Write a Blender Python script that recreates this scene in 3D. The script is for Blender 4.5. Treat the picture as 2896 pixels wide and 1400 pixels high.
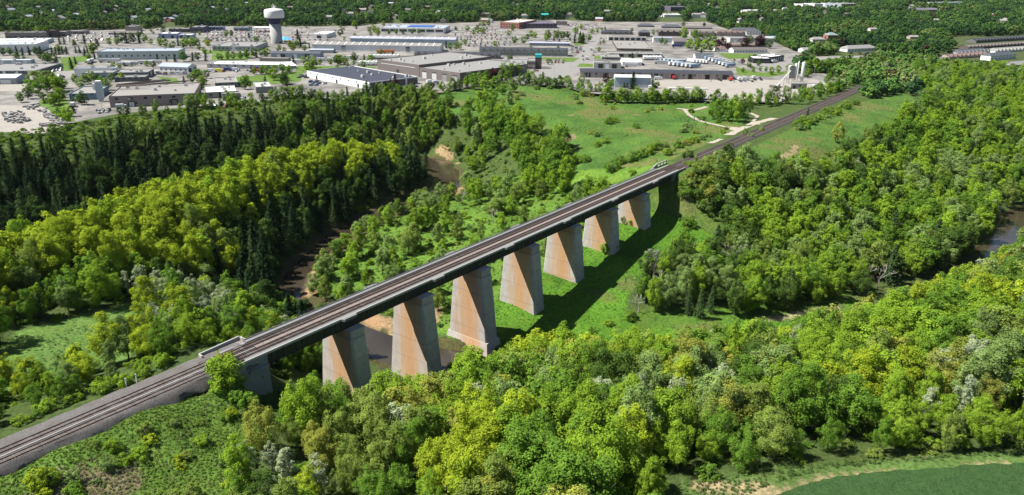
import bpy, math, random
import numpy as np
from mathutils import Matrix, Vector

for _o in list(bpy.data.objects):
    bpy.data.objects.remove(_o)
SC = bpy.context.scene
COL = SC.collection

# ------------------------------------------------------------------ camera
FPX, YC = 2117.0, 694.45                      # focal length / principal row in pixels of a 2896 x 1400 frame
PITCH, ROLL, PHI = math.radians(20.547), math.radians(-0.505), math.radians(37.667)
CAMP = np.array([-100.7, -164.75, 97.0])
_hd = np.array([math.cos(PHI), math.sin(PHI), 0.0]); _r0 = np.array([math.sin(PHI), -math.cos(PHI), 0.0]); _z = np.array([0, 0, 1.0])
FW = _hd * math.cos(PITCH) - _z * math.sin(PITCH); _u0 = _hd * math.sin(PITCH) + _z * math.cos(PITCH)
RT = _r0 * math.cos(ROLL) - _u0 * math.sin(ROLL); UP = _r0 * math.sin(ROLL) + _u0 * math.cos(ROLL)
cam_data = bpy.data.cameras.new('camera'); cam = bpy.data.objects.new('camera', cam_data); COL.objects.link(cam)
cam_data.sensor_width = 36.0; cam_data.lens = 36.0 * FPX / 2896.0
cam_data.shift_y = (YC - 700.0) / 2896.0
cam_data.clip_start = 1.0; cam_data.clip_end = 20000.0
_M = Matrix(((RT[0], UP[0], -FW[0], CAMP[0]), (RT[1], UP[1], -FW[1], CAMP[1]), (RT[2], UP[2], -FW[2], CAMP[2]), (0, 0, 0, 1)))
cam.matrix_world = _M
SC.camera = cam

# ------------------------------------------------------------------ sky, sun, exposure
SUN_DIR = Vector((-0.47, 0.55, 1.0)).normalized()      # towards the sun
SUN_EL = math.asin(SUN_DIR.z); SUN_AZ = math.atan2(SUN_DIR.x, SUN_DIR.y)
world = bpy.data.worlds.new('World'); SC.world = world; world.use_nodes = True
_nt = world.node_tree; _nt.nodes.clear()
_sky = _nt.nodes.new('ShaderNodeTexSky'); _sky.sky_type = 'NISHITA'; _sky.sun_disc = False
_sky.sun_elevation = SUN_EL; _sky.sun_rotation = SUN_AZ; _sky.altitude = 250; _sky.air_density = 1.0; _sky.dust_density = 0.6
_bg = _nt.nodes.new('ShaderNodeBackground'); _bg.inputs[1].default_value = 0.05
_wo = _nt.nodes.new('ShaderNodeOutputWorld')
_nt.links.new(_sky.outputs[0], _bg.inputs[0]); _nt.links.new(_bg.outputs[0], _wo.inputs[0])
sun_data = bpy.data.lights.new('sun', 'SUN'); sun_data.energy = 5.0; sun_data.angle = math.radians(0.53); sun_data.color = (1.0, 0.955, 0.87)
sun = bpy.data.objects.new('sun', sun_data); COL.objects.link(sun)
sun.rotation_euler = SUN_DIR.to_track_quat('Z', 'Y').to_euler(); sun.location = (0, 0, 300)
vs = SC.view_settings; vs.view_transform = 'Standard'; vs.look = 'None'; vs.gamma = 1.0; vs.use_curve_mapping = False; vs.exposure = 1.12
SC.cycles.max_bounces = 5; SC.cycles.diffuse_bounces = 3; SC.cycles.glossy_bounces = 2; SC.cycles.transmission_bounces = 3
SC.cycles.transparent_max_bounces = 6; SC.cycles.volume_bounces = 0; SC.cycles.use_denoising = True
SC.cycles.caustics_reflective = False; SC.cycles.caustics_refractive = False

# ------------------------------------------------------------------ helpers
def at(px, py, z=-2.3):
    """the point of the level z that stands at a given place of the survey frame"""
    d = FW * FPX + RT * (px - 1448) + UP * (YC - py)
    return (CAMP + d * ((z - CAMP[2]) / d[2]))[:2]

def to_px(P):
    P = np.atleast_2d(P) - CAMP; q = P @ FW
    return np.c_[1448 + FPX * (P @ RT) / q, YC - FPX * (P @ UP) / q, q]

def link(name, data, parent=None, loc=(0, 0, 0), rot=(0, 0, 0), scale=None, color=None):
    o = bpy.data.objects.new(name, data); COL.objects.link(o)
    o.parent = parent; o.location = loc; o.rotation_euler = rot
    if scale is not None: o.scale = scale
    if color is not None: o.color = (*color[:3], 1.0)
    return o

def tag(o, label=None, cat=None, group=None, kind=None):
    if label: o['label'] = label
    if cat: o['category'] = cat
    if group: o['group'] = group
    if kind: o['kind'] = kind
    return o

def empty(name, loc, rz=0.0, label=None, cat=None, group=None):
    o = bpy.data.objects.new(name, None); COL.objects.link(o); o.location = loc; o.rotation_euler = (0, 0, rz); o.empty_display_size = 1
    return tag(o, label, cat, group)

class MB:
    """collects faces; mesh() turns them into one mesh datablock"""
    def __init__(s): s.v = []; s.f = []; s.m = []
    def face(s, pts, m=0):
        n = len(s.v); s.v += [tuple(p) for p in pts]; s.f.append(tuple(range(n, n + len(pts)))); s.m.append(m); return s
    def hexa(s, b, t, m=0, mt=None, skip=()):
        """b, t: four points each, counter-clockwise seen from above"""
        n = len(s.v); s.v += [tuple(p) for p in b] + [tuple(p) for p in t]
        fs = [(3, 2, 1, 0), (4, 5, 6, 7), (0, 1, 5, 4), (1, 2, 6, 5), (2, 3, 7, 6), (3, 0, 4, 7)]
        for i, f in enumerate(fs):
            if i in skip: continue
            s.f.append(tuple(n + k for k in f)); s.m.append(mt if (i == 1 and mt is not None) else m)
        return s
    def box(s, x0, x1, y0, y1, z0, z1, m=0, mt=None, skip=()):
        return s.hexa([(x0, y0, z0), (x1, y0, z0), (x1, y1, z0), (x0, y1, z0)], [(x0, y0, z1), (x1, y0, z1), (x1, y1, z1), (x0, y1, z1)], m, mt, skip)
    def tube(s, pts, rad, n=6, m=0, cap=True):
        base = len(s.v); pts = [Vector(p) for p in pts]
        for i, p in enumerate(pts):
            d = (pts[min(i + 1, len(pts) - 1)] - pts[max(i - 1, 0)]).normalized()
            a = d.cross(Vector((0.31, 0.17, 0.93))); a = a.normalized() if a.length > 1e-4 else Vector((1, 0, 0)); b = d.cross(a)
            r = rad[i] if hasattr(rad, '__len__') else rad
            for k in range(n):
                t = 2 * math.pi * k / n; s.v.append(tuple(p + (a * math.cos(t) + b * math.sin(t)) * r))
        for i in range(len(pts) - 1):
            for k in range(n):
                q = base + i * n; s.f.append((q + k, q + (k + 1) % n, q + n + (k + 1) % n, q + n + k)); s.m.append(m)
        if cap:
            q = base + (len(pts) - 1) * n; s.f.append(tuple(q + k for k in range(n))); s.m.append(m)
        return s
    def lathe(s, prof, n=20, m=0, c=(0, 0), ms=None):
        base = len(s.v)
        for r, z in prof:
            for k in range(n):
                t = 2 * math.pi * k / n; s.v.append((c[0] + r * math.cos(t), c[1] + r * math.sin(t), z))
        for i in range(len(prof) - 1):
            for k in range(n):
                q = base + i * n; s.f.append((q + k, q + (k + 1) % n, q + n + (k + 1) % n, q + n + k)); s.m.append(ms[i] if ms else m)
        s.f.append(tuple(base + (len(prof) - 1) * n + k for k in range(n))); s.m.append(m)
        return s
    def mesh(s, name, mats, smooth=False):
        me = bpy.data.meshes.new(name); me.from_pydata(s.v, [], s.f)
        for m in (mats if isinstance(mats, (list, tuple)) else [mats]): me.materials.append(m)
        me.polygons.foreach_set('material_index', s.m)
        if smooth: me.polygons.foreach_set('use_smooth', [True] * len(s.f))
        me.update(); return me
    def build(s, name, mats, parent=None, loc=(0, 0, 0), rot=(0, 0, 0), smooth=False):
        return link(name, s.mesh(name, mats, smooth), parent, loc, rot)

def np_mesh(name, V, F, mats, midx=None):
    me = bpy.data.meshes.new(name); V = np.asarray(V, np.float32); F = np.asarray(F, np.int32); k = F.shape[1]
    me.vertices.add(len(V)); me.vertices.foreach_set('co', V.ravel())
    me.loops.add(F.size); me.loops.foreach_set('vertex_index', F.ravel())
    me.polygons.add(len(F)); me.polygons.foreach_set('loop_start', np.arange(0, F.size, k, dtype=np.int32))
    if midx is not None: me.polygons.foreach_set('material_index', np.asarray(midx, np.int32))
    for m in (mats if isinstance(mats, (list, tuple)) else [mats]): me.materials.append(m)
    me.update(calc_edges=True); me.validate(); return me

def in_poly(P, poly):
    P = np.atleast_2d(P); x, y = P[:, 0], P[:, 1]; r = np.zeros(len(P), bool); q = np.asarray(poly, float)
    for (x0, y0), (x1, y1) in zip(q, np.roll(q, -1, 0)):
        c = ((y0 > y) != (y1 > y)); t = (x1 - x0) * (y - y0) / ((y1 - y0) if y1 != y0 else 1e-9) + x0
        r ^= c & (x < t)
    return r

def poly_dist(P, line):
    P = np.atleast_2d(P).astype(float); d = np.full(len(P), 1e9); q = np.asarray(line, float)
    for a, b in zip(q[:-1], q[1:]):
        ab = b - a; t = np.clip(((P - a) @ ab) / max(ab @ ab, 1e-9), 0, 1); d = np.minimum(d, np.hypot(*(P - a - t[:, None] * ab).T))
    return d

def smooth01(t):
    t = np.clip(t, 0, 1); return t * t * (3 - 2 * t)

# ------------------------------------------------------------------ materials
class NT:
    def __init__(s, name):
        s.mat = bpy.data.materials.new(name); s.mat.use_nodes = True; s.t = s.mat.node_tree; s.t.nodes.clear()
        s.out = s.t.nodes.new('ShaderNodeOutputMaterial')
    def n(s, typ, **kw):
        o = s.t.nodes.new(typ)
        for k, v in kw.items():
            if k.startswith('i_'):
                key = k[2:]; key = int(key) if key.isdigit() else key.replace('_', ' ')
                if hasattr(v, 'is_output') or isinstance(v, bpy.types.NodeSocket): s.t.links.new(v, o.inputs[key])
                else: o.inputs[key].default_value = v
            else: setattr(o, k, v)
        return o
    def l(s, a, b): s.t.links.new(a, b)
    def noise(s, scale, detail=4, rough=0.6, vec=None):
        o = s.n('ShaderNodeTexNoise'); o.inputs['Scale'].default_value = scale; o.inputs['Detail'].default_value = detail; o.inputs['Roughness'].default_value = rough
        if vec is not None: s.l(vec, o.inputs['Vector'])
        return o.outputs[0]
    def ramp(s, fac, stops):
        o = s.n('ShaderNodeValToRGB'); e = o.color_ramp.elements
        while len(e) < len(stops): e.new(0.5)
        for q, (p, c) in zip(e, stops): q.position = p; q.color = (*c[:3], 1) if hasattr(c, '__len__') else (c, c, c, 1)
        s.l(fac, o.inputs[0]); return o.outputs[0]
    def mix(s, fac, a, b, mode='MIX'):
        o = s.n('ShaderNodeMix', data_type='RGBA', blend_type=mode)
        for sock, v in ((o.inputs[0], fac), (o.inputs[6], a), (o.inputs[7], b)):
            if isinstance(v, bpy.types.NodeSocket): s.l(v, sock)
            elif hasattr(v, '__len__'): sock.default_value = (*v[:3], 1)
            else: sock.default_value = v
        return o.outputs[2]
    def math(s, op, a, b=0.0):
        o = s.n('ShaderNodeMath', operation=op)
        for i, v in enumerate((a, b)):
            if isinstance(v, bpy.types.NodeSocket): s.l(v, o.inputs[i])
            else: o.inputs[i].default_value = v
        return o.outputs[0]
    def pos(s): return s.n('ShaderNodeNewGeometry').outputs['Position']
    def obj(s): return s.n('ShaderNodeTexCoord').outputs['Object']
    def scaled(s, vec, sc):
        o = s.n('ShaderNodeMapping'); s.l(vec, o.inputs[0]); o.inputs['Scale'].default_value = sc; return o.outputs[0]
    def done(s, col, rough=0.8, metal=0.0, bump=None, bs=0.3, bd=0.1, spec=0.3):
        b = s.n('ShaderNodeBsdfPrincipled')
        if isinstance(col, bpy.types.NodeSocket): s.l(col, b.inputs['Base Color'])
        else: b.inputs['Base Color'].default_value = (*col[:3], 1)
        if isinstance(rough, bpy.types.NodeSocket): s.l(rough, b.inputs['Roughness'])
        else: b.inputs['Roughness'].default_value = rough
        b.inputs['Metallic'].default_value = metal; b.inputs['Specular IOR Level'].default_value = spec
        if bump is not None:
            q = s.n('ShaderNodeBump'); q.inputs['Strength'].default_value = bs; q.inputs['Distance'].default_value = bd
            s.l(bump, q.inputs['Height']); s.l(q.outputs[0], b.inputs['Normal'])
        s.l(b.outputs[0], s.out.inputs[0]); return s.mat

_plain = {}
def paint(name, col, rough=0.7, var=0.12, scale=0.35, metal=0.0, spec=0.3):
    """a plain surface with weathering"""
    if name in _plain: return _plain[name]
    m = NT(name); p = m.pos()
    f = m.noise(scale, 5, 0.65, p); g = m.noise(scale * 7, 3, 0.6, m.scaled(p, (1, 1, 0.25)))
    c = m.mix(m.math('MULTIPLY', f, 1.0), tuple(v * (1 - var) for v in col), tuple(min(1, v * (1 + var)) for v in col))
    c = m.mix(m.ramp(g, [(0.35, 0.0), (0.75, 1.0)]), c, m.mix(0.5, c, tuple(v * (1 - 1.4 * var) for v in col)))
    _plain[name] = m.done(c, rough, metal, spec=spec); return _plain[name]
# ================================================================== terrain
BED = [(480, -172), (411, -150), (360, -147), (300, -143), (245, -128), (187, -107), (138, -81), (105, -51), (86, -23), (73.5, 0), (68.5, 16), (66, 35), (65, 60), (70, 88), (90, 108), (133, 133), (175, 145), (216, 149), (243, 155), (268, 178), (283, 207), (276, 232), (240, 243), (170, 238), (120, 228), (60, 208), (0, 188), (-60, 165), (-160, 140)]
CONTROL = [
 [(-200,8,-1.6),(-3,8,-1.6)],[(-200,-4.9,-1.2),(-17,-4.9,-1.3)],[(-200,-8,-2.0),(-17,-8,-2.5)],[(-200,-13,-3.6),(-22,-13,-4.6)],[(-200,0,-1.2),(-14,0,-1.4)],[(-13,-8.5,-5),(-6,-9,-10),(0,-9,-13.5)],
 [(244,8,-1.6),(800,8,-1.6)],[(244,-8,-1.6),(800,-8,-1.6)],[(244,0,-1.2),(800,0,-1.2)],
 [(5,0,-13),(29,0,-31.5),(45,0,-35.5)],[(5,14,-13),(29,14,-30),(45,14,-35.5)],[(5,-14,-14),(29,-14,-32),(48,-14,-35.5)],
 [(88,0,-34.2),(100,0,-33.0),(119,0,-30.8),(149,0,-28),(179,0,-24.4),(209,0,-20.6),(232,0,-14)],
 [(104,-20,-35.5),(150,-20,-29.5),(190,-20,-24.5),(225,-20,-20),(255,-20,-9)],
 [(100,20,-33.2),(150,22,-27.5),(200,22,-22),(235,22,-14),(262,20,-5)],
 [(-200,40,-6),(-60,40,-7),(0,35,-9),(25,40,-20),(44,45,-34)],[(-160,80,-9),(-40,80,-11),(10,75,-15),(35,80,-26),(50,85,-35)],
 [(-160,110,-13),(-60,125,-13),(0,140,-13),(60,158,-14),(110,174,-16),(160,184,-18.5),(200,186,-23),(230,182,-30)],
 [(60,106,-33.5),(84,124,-33.5),(128,148,-34),(172,160,-34.5)],[(46,118,-19),(76,139,-19),(118,162,-20),(165,174,-23)],[(-60,145,-32),(0,168,-34),(60,188,-34),(120,208,-35),(180,220,-36)],
 [(-160,165,-36),(0,210,-36),(60,230,-36),(120,252,-36),(180,260,-36),(240,264,-35),(285,252,-34)],
 [(-160,235,-5),(0,275,-5),(60,295,-5),(120,312,-5),(200,315,-5),(260,305,-6),(310,262,-8)],
 [(-160,270,-2.5),(0,310,-2.5),(120,345,-2.5),(250,345,-2.5),(350,285,-3)],
 [(88,25,-35.5),(84,60,-35.5),(92,86,-35.5),(120,105,-35),(165,122,-35.2),(205,130,-35.3),(238,130,-35.4)],
 [(115,60,-33.5),(150,80,-32.5),(195,100,-31.5),(230,100,-30)],[(190,50,-26),(240,60,-21),(262,60,-14)],
 [(262,140,-34),(284,168,-35.5),(298,195,-36),(298,225,-35.5)],
 [(255,100,-26),(285,130,-24),(305,165,-22),(316,195,-16),(318,235,-14)],
 [(272,40,-7),(300,80,-8),(320,130,-9),(335,180,-8),(340,240,-6)],
 [(300,25,-3.5),(400,25,-3),(560,25,-2.5)],[(330,60,-5.5),(420,60,-5),(520,60,-3)],[(350,120,-6),(430,130,-5.5),(520,120,-2.5)],[(360,200,-5.5),(440,190,-4),(480,235,-2.5),(370,260,-3.5)],
 [(98,-28,-35.6),(118,-52,-35.6),(146,-74,-35.5),(192,-97,-35.5),(248,-117,-36),(302,-131,-36),(360,-133,-36),(411,-134,-36)],
 [(120,-45,-34.5),(150,-60,-33.8),(180,-75,-34),(220,-90,-34.2),(270,-105,-34)],[(170,-40,-30),(205,-50,-29),(240,-60,-27.5),(290,-75,-27)],
 [(250,-38,-19),(290,-48,-16),(340,-60,-16),(400,-80,-20),(450,-95,-26)],
 [(268,-25,-6),(300,-30,-4.5),(350,-40,-5),(420,-50,-6),(480,-60,-6),(560,-60,-4)],
 [(300,-110,-33),(350,-100,-29),(400,-105,-30),(440,-130,-36)],[(480,-110,-20),(520,-140,-30)],[(600,-100,-5),(700,-120,-3)],
 [(62,-22,-35),(74,-32,-34),(94,-60,-33),(130,-92,-33),(182,-119,-33),(242,-140,-33),(300,-155,-34),(360,-161,-35.5),(420,-168,-36),(480,-190,-36)],
 [(10,-35,-21),(40,-42,-25),(66,-52,-24),(84,-74,-22),(120,-106,-21),(175,-134,-21),(238,-156,-22),(300,-172,-24),(420,-190,-28)],
 [(-40,-45,-9),(-5,-60,-11),(30,-72,-14),(62,-92,-13),(105,-128,-12),(165,-158,-12),(230,-180,-13),(320,-205,-15)],
 [(-60,-30,-7),(-20,-28,-9),(3,-26,-15)],
 [(-100,-60,-8),(-60,-80,-7),(-20,-100,-5),(10,-112,-4),(30,-125,-3.2),(62,-156,-3.2),(100,-190,-3.2),(200,-240,-4)],
 [(-150,-120,-3),(-60,-140,-3),(20,-170,-3),(80,-230,-3)],
 [(-250,-300,-3),(0,-320,-3),(300,-330,-3),(600,-300,-3)],[(-260,-150,-3),(-260,0,-3)],[(-250,60,-6),(-250,130,-12),(-250,160,-20),(-250,260,-3)],
 [(-250,380,-2.5),(0,400,-2.3),(200,420,-2.3),(400,350,-2.3),(500,280,-2.3),(620,150,-2.3),(700,50,-2.3)],
]
def _samp(l, step=18):
    out = []
    for a, b in zip(l[:-1], l[1:]):
        n = max(1, int(math.hypot(b[0] - a[0], b[1] - a[1]) / step))
        out += [[a[k] + (b[k] - a[k]) * i / n for k in range(len(a))] for i in range(n)]
    out.append(list(l[-1])); return out
CP = np.array([p for l in CONTROL for p in _samp(l)] + [[x, y, -37.0] for x, y in _samp(BED, 15)], float)
def _kern(A, B):
    return np.sqrt(((A[:, None, :] - B[None, :, :]) ** 2).sum(2) + 9.0)
_n = len(CP); _A = np.zeros((_n + 1, _n + 1)); _A[:_n, :_n] = -_kern(CP[:, :2], CP[:, :2]) - np.eye(_n) * 1.5; _A[:_n, _n] = 1; _A[_n, :_n] = 1
_W = np.linalg.solve(_A, np.r_[CP[:, 2], 0])
WATER_Z = -37.3
def bed_dist(P): return poly_dist(P, BED)
def height(P):
    P = np.atleast_2d(np.asarray(P, float)); z = np.full(len(P), -2.3)
    x, y = P.T
    near = np.nonzero((x > -252) & (x < 722) & (y > -302) & (y < 402))[0]
    for i in range(0, len(near), 4000):
        k = near[i:i + 4000]; z[k] = -_kern(P[k], CP[:, :2]) @ _W[:_n] + _W[_n]
    m = smooth01((x + 250) / 60) * smooth01((720 - x) / 120) * smooth01((y + 300) / 60) * smooth01((400 - y) / 40)
    z = np.minimum(-2.3 + (z + 2.3) * m, -1.2)
    d = bed_dist(P); w = np.where(y < -8, np.where(x > 320, 12.0, 7.5), np.where((x < 222) & (y > 45), 5.2, np.where(y > 12, 9.0, 9.0)))
    ch = -40 + 3.4 * smooth01((d - w * .35) / (w * .9))
    return np.where(d < w * 1.6, np.minimum(z, ch + np.maximum(0, d - w) * 0.9), z)

# -------- zones (plan, metres)
VALLEY_GRASS = [(84,14),(225,14),(242,-10),(236,-32),(214,-42),(200,-29),(172,-28),(152,-30),(139,-37),(134,-47),(175,-79),(207,-96),(250,-114),(246,-121),(190,-100),(142,-75),(112,-45),(93,-18)]
MEADOW_NW = [(351,262),(419,259),(470,215),(505,150),(490,75),(445,34),(365,13),(262,12),(234,38),(246,62),(289,94),(317,140),(329,182),(325,228)]
MEADOW_SE = [(264,-10),(331,-12),(502,-12),(620,-34),(558,-58),(473,-61),(390,-56),(332,-47),(292,-34)]
LOW_GRASS = [(-240,-4.2),(-12,-4.2),(-4,-16),(-20,-27),(-32,-36),(-44,-50),(-62,-80),(-240,-80)]
LEFT_CLEAR = [(-48,68),(-30,84),(2,85),(16,80),(0,66),(-8,46),(-20,34),(-38,38),(-56,52)]
FIELD_CLEAR = [(23,-113),(34,-124),(48,-135),(66,-153),(82,-172),(140,-240),(60,-330),(-80,-300),(-60,-150),(3,-118)]
CROP = [(29,-131),(36,-134.5),(44,-139.5),(53,-147.5),(62,-157),(70,-165),(78,-174),(134,-242),(60,-330),(-40,-290),(-10,-170),(15,-140)]

def axis(lo, hi, step, far):
    a = list(np.arange(lo, hi + 0.01, step)); s = step
    while a[-1] < far: s *= 1.22; a.append(a[-1] + s)
    s = step; b = [a[0]]
    while b[-1] > -far: s *= 1.22; b.append(b[-1] - s)
    return np.array(b[::-1][:-1] + a)
gx = axis(-170, 620, 2.0, 9000); gy = axis(-205, 400, 2.0, 9000)
GX, GY = np.meshgrid(gx, gy); GP = np.c_[GX.ravel(), GY.ravel()]
_rs = np.random.RandomState(3)
def vnoise(P, cell, seed):
    q = P / cell; i = np.floor(q).astype(np.int64); f = q - i; f = f * f * (3 - 2 * f)
    def h(a, b):
        v = np.sin(a * 127.1 + b * 311.7 + seed * 74.7) * 43758.5453; return v - np.floor(v)
    a = h(i[:, 0], i[:, 1]); b = h(i[:, 0] + 1, i[:, 1]); c = h(i[:, 0], i[:, 1] + 1); d = h(i[:, 0] + 1, i[:, 1] + 1)
    return (a * (1 - f[:, 0]) + b * f[:, 0]) * (1 - f[:, 1]) + (c * (1 - f[:, 0]) + d * f[:, 0]) * f[:, 1]
GZ = height(GP)
_inn = (np.abs(GP[:, 1]) > 11) & (GP[:, 0] > -170) & (GP[:, 0] < 620) & (GP[:, 1] < 400) & (GP[:, 1] > -205)
_gd = bed_dist(GP)
PAVED = [(-260,352),(0,372),(120,378),(215,345),(330,322),(560,300),(720,290),(850,268),(960,283),(1040,275),(1230,265),(1310,250),(1440,225),(1470,240),(1600,245),(1650,262),(1720,268),(1860,262),(1890,275),(2060,292),(2200,290),(2290,262),(2380,252),(2410,232),(2330,208),(2240,206),(2250,184),(2300,168),(2260,150),(2190,120),(2160,98),(2060,84),(2000,62),(1800,62),(1720,62),(1580,56),(1420,60),(1250,66),(1080,66),(1000,74),(860,74),(640,74),(480,78),(330,84),(200,86),(0,90),(-260,98)]
PAVED_XY = [tuple(at(x, y, -2.3)) for x, y in PAVED]
_flat = in_poly(GP, FIELD_CLEAR) | in_poly(GP, PAVED_XY) | (poly_dist(GP, PAVED_XY + PAVED_XY[:1]) < 6)
_soft = in_poly(GP, MEADOW_NW) | in_poly(GP, MEADOW_SE) | in_poly(GP, VALLEY_GRASS)
_amp = np.where(_flat, 0.0, np.where(_soft, .22, 1.0))
GZ = np.where(in_poly(GP, PAVED_XY), np.minimum(GZ, -2.3), GZ)
GZ = GZ + _amp * np.where(_inn & (_gd > 14), (vnoise(GP, 9, 1) - .5) * 0.9 + (vnoise(GP, 3.2, 2) - .5) * 0.35, 0)
# the surface's own colour
T = np.tile(np.array([0.050, 0.080, 0.024]), (len(GP), 1))               # forest floor
def zone(mask, col, jit=0.0):
    T[mask] = np.array(col) * (1 + jit * (vnoise(GP[mask], 14, 5)[:, None] - .5))
n1, n2 = vnoise(GP, 23, 7), vnoise(GP, 7, 8)
zone(in_poly(GP, VALLEY_GRASS), (0.066, 0.152, 0.016), .4)
zone(in_poly(GP, [(134,-47),(175,-79),(207,-96),(226,-100),(200,-80),(170,-60),(150,-42),(139,-37)]), (0.062, 0.125, 0.020), .5)
zone(in_poly(GP, [(225,14),(262,12),(268,-12),(250,-45),(225,-45)]), (0.062, 0.112, 0.024), .5)
zone(in_poly(GP, MEADOW_NW), (0.058, 0.120, 0.024), .40)
zone(in_poly(GP, MEADOW_SE), (0.060, 0.120, 0.026), .35)
for zp_ in (MEADOW_NW, MEADOW_SE, VALLEY_GRASS):
    k_ = in_poly(GP, zp_); q_ = vnoise(GP, 31, 14) * .6 + vnoise(GP, 8, 15) * .4
    T[k_ & (q_ > .66)] = (0.098, 0.120, 0.040); T[k_ & (q_ < .30)] *= np.array([.72, .80, .85]); T[k_ & (q_ > .60) & (q_ <= .66)] = (0.078, 0.124, 0.030)
    T[k_ & (vnoise(GP, 17, 16) > .955)] = (0.17, 0.135, 0.085)
zone(in_poly(GP, LEFT_CLEAR), (0.085, 0.155, 0.038), .4)
zone((GP[:, 0] > 84) & (GP[:, 0] < 262) & (GP[:, 1] > 10) & (GP[:, 1] < 128) & (_gd > 14), (0.080, 0.155, 0.024), .45)
lg = in_poly(GP, LOW_GRASS); zone(lg, (0.084, 0.150, 0.028), .45)
dry = lg & (poly_dist(GP, [(-78, -15), (-60, -19), (-50, -18)]) < 3.5 + 6 * n2); zone(dry, (0.15, 0.13, 0.08), .4)
zone(in_poly(GP, FIELD_CLEAR), (0.075, 0.130, 0.036), .4)
zone(in_poly(GP, FIELD_CLEAR) & (poly_dist(GP, CROP[:8]) < 2.6 * (n2 - .35)), (0.26, 0.21, 0.13), .25)
zone(poly_dist(GP, [(26, -118), (27, -124), (31, -130), (27, -140)]) < 2.6, (0.26, 0.215, 0.13), .25)
for l, w in (([(79,22),(81,35),(78,47)], 4), ([(79,84),(86,93),(97,102)], 3.4), ([(90,22),(98,27)], 3), ([(291,190),(297,202),(300,214)], 3.6), ([(232,138),(250,142)], 2.5)):
    zone((poly_dist(GP, l) < w * (.6 + .7 * n2)) & (GZ > WATER_Z - .3), (0.25, 0.18, 0.11), .3)
zone(poly_dist(GP, [(175,-80),(190,-90),(205,-99)]) < 1.6, (0.30, 0.26, 0.17), .2)
zone(poly_dist(GP, [(318,-31),(336,-33),(352,-30)]) < .6 + 2.2 * n2, (0.22, 0.18, 0.11), .2)
zone(_gd < 6.5, (0.06, 0.048, 0.03), .2)
zone((_gd >= 6.5) & (_gd < 13) & (T[:, 0] < .06), (0.060, 0.060, 0.026), .3)
m_far = (GP[:, 0] > 640) | (GP[:, 1] > 440); zone(m_far, (0.055, 0.075, 0.03), .2)

def ground_mat():
    m = NT('ground_soil_and_grass'); p = m.pos()
    a = m.n('ShaderNodeAttribute', attribute_name='tint').outputs['Color']
    f = m.noise(0.9, 6, 0.7, p); g = m.noise(0.11, 4, 0.6, p); h = m.noise(4.0, 4, 0.7, p)
    c = m.mix(m.ramp(f, [(0.36, 0), (0.66, 1)]), m.mix(1.0, a, (0.55, 0.60, 0.5), 'MULTIPLY'), m.mix(1.0, a, (1.45, 1.40, 1.3), 'MULTIPLY'))
    c = m.mix(m.ramp(g, [(0.5, 0), (0.72, 0.5)]), c, m.mix(1.0, a, (1.7, 1.25, 1.1), 'MULTIPLY'))
    c = m.mix(m.ramp(h, [(0.55, 0), (0.8, 0.55)]), c, m.mix(1.0, a, (0.45, 0.5, 0.45), 'MULTIPLY'))
    return m.done(c, 0.95, 0, m.math('ADD', f, m.math('MULTIPLY', h, 0.4)), 0.9, 0.5, 0.1)
GROUND = ground_mat()
_nx, _ny = len(gx), len(gy); _i = np.arange((_nx - 1) * (_ny - 1)); _r, _c = _i // (_nx - 1), _i % (_nx - 1); _q = _r * _nx + _c
me = np_mesh('ground', np.c_[GP, GZ], np.c_[_q, _q + 1, _q + 1 + _nx, _q + _nx], GROUND)
at_ = me.attributes.new('tint', 'FLOAT_COLOR', 'POINT'); at_.data.foreach_set('color', np.c_[T, np.ones(len(T))].astype(np.float32).ravel())
me.polygons.foreach_set('use_smooth', [True] * len(me.polygons))
tag(link('ground', me), kind='structure')

# -------- river
m = NT('river_water'); p = m.pos()
c = m.mix(m.ramp(m.noise(0.05, 3, .6, p), [(.3, 0), (.7, 1)]), (0.026, 0.021, 0.014), (0.050, 0.040, 0.027))
WATER = m.done(c, 0.08, 0, m.noise(1.2, 3, .6, m.scaled(p, (1, .6, 1))), 0.25, 0.06, 0.5)
def ribbon(line, half, z, name, mat, step=6):
    q = np.array(_samp(line, step)); d = np.gradient(q, axis=0); d /= np.linalg.norm(d, axis=1)[:, None]; nn = np.c_[-d[:, 1], d[:, 0]]
    V = np.c_[np.vstack([q + nn * half, q - nn * half]), np.full(2 * len(q), z)]; k = len(q); i = np.arange(k - 1)
    return link(name, np_mesh(name, V, np.c_[i + k, i + k + 1, i + 1, i], mat))
tag(ribbon(BED, 13, WATER_Z, 'river', WATER), kind='structure')
# -------- crop on the field, as a sheet over the soil
m = NT('young_crop'); p = m.pos()
c = m.mix(m.ramp(m.noise(2.2, 5, .75, p), [(.35, 0), (.65, 1)]), (0.028, 0.070, 0.022), (0.068, 0.138, 0.044))
c = m.mix(m.ramp(m.noise(.55, 5, .8, p), [(.42, 0), (.62, .75)]), c, (0.076, 0.148, 0.050))
c = m.mix(m.ramp(m.noise(.07, 3, .6, p), [(.45, 0), (.7, .5)]), c, (0.056, 0.116, 0.036))
CROPM = m.done(c, 0.9, 0, m.noise(2.6, 4, .8, p), 1.0, 0.9, 0.05)
def clip_poly(poly, axis, val, keep_less):
    out = []
    for p0, p1 in zip(poly, poly[1:] + poly[:1]):
        a, b = p0[axis] - val, p1[axis] - val
        if keep_less: a, b = -a, -b
        if a >= 0: out.append(p0)
        if (a >= 0) != (b >= 0):
            t = a / (a - b); out.append((p0[0] + (p1[0] - p0[0]) * t, p0[1] + (p1[1] - p0[1]) * t))
    return out
edge = [tuple(v) for v in _samp(CROP + CROP[:1], 1.5)[:-1]]; er = np.random.RandomState(6); edge = [(x + er.uniform(-.5, .5), y + er.uniform(-.5, .5)) for x, y in edge]
V, F = [], []
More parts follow.
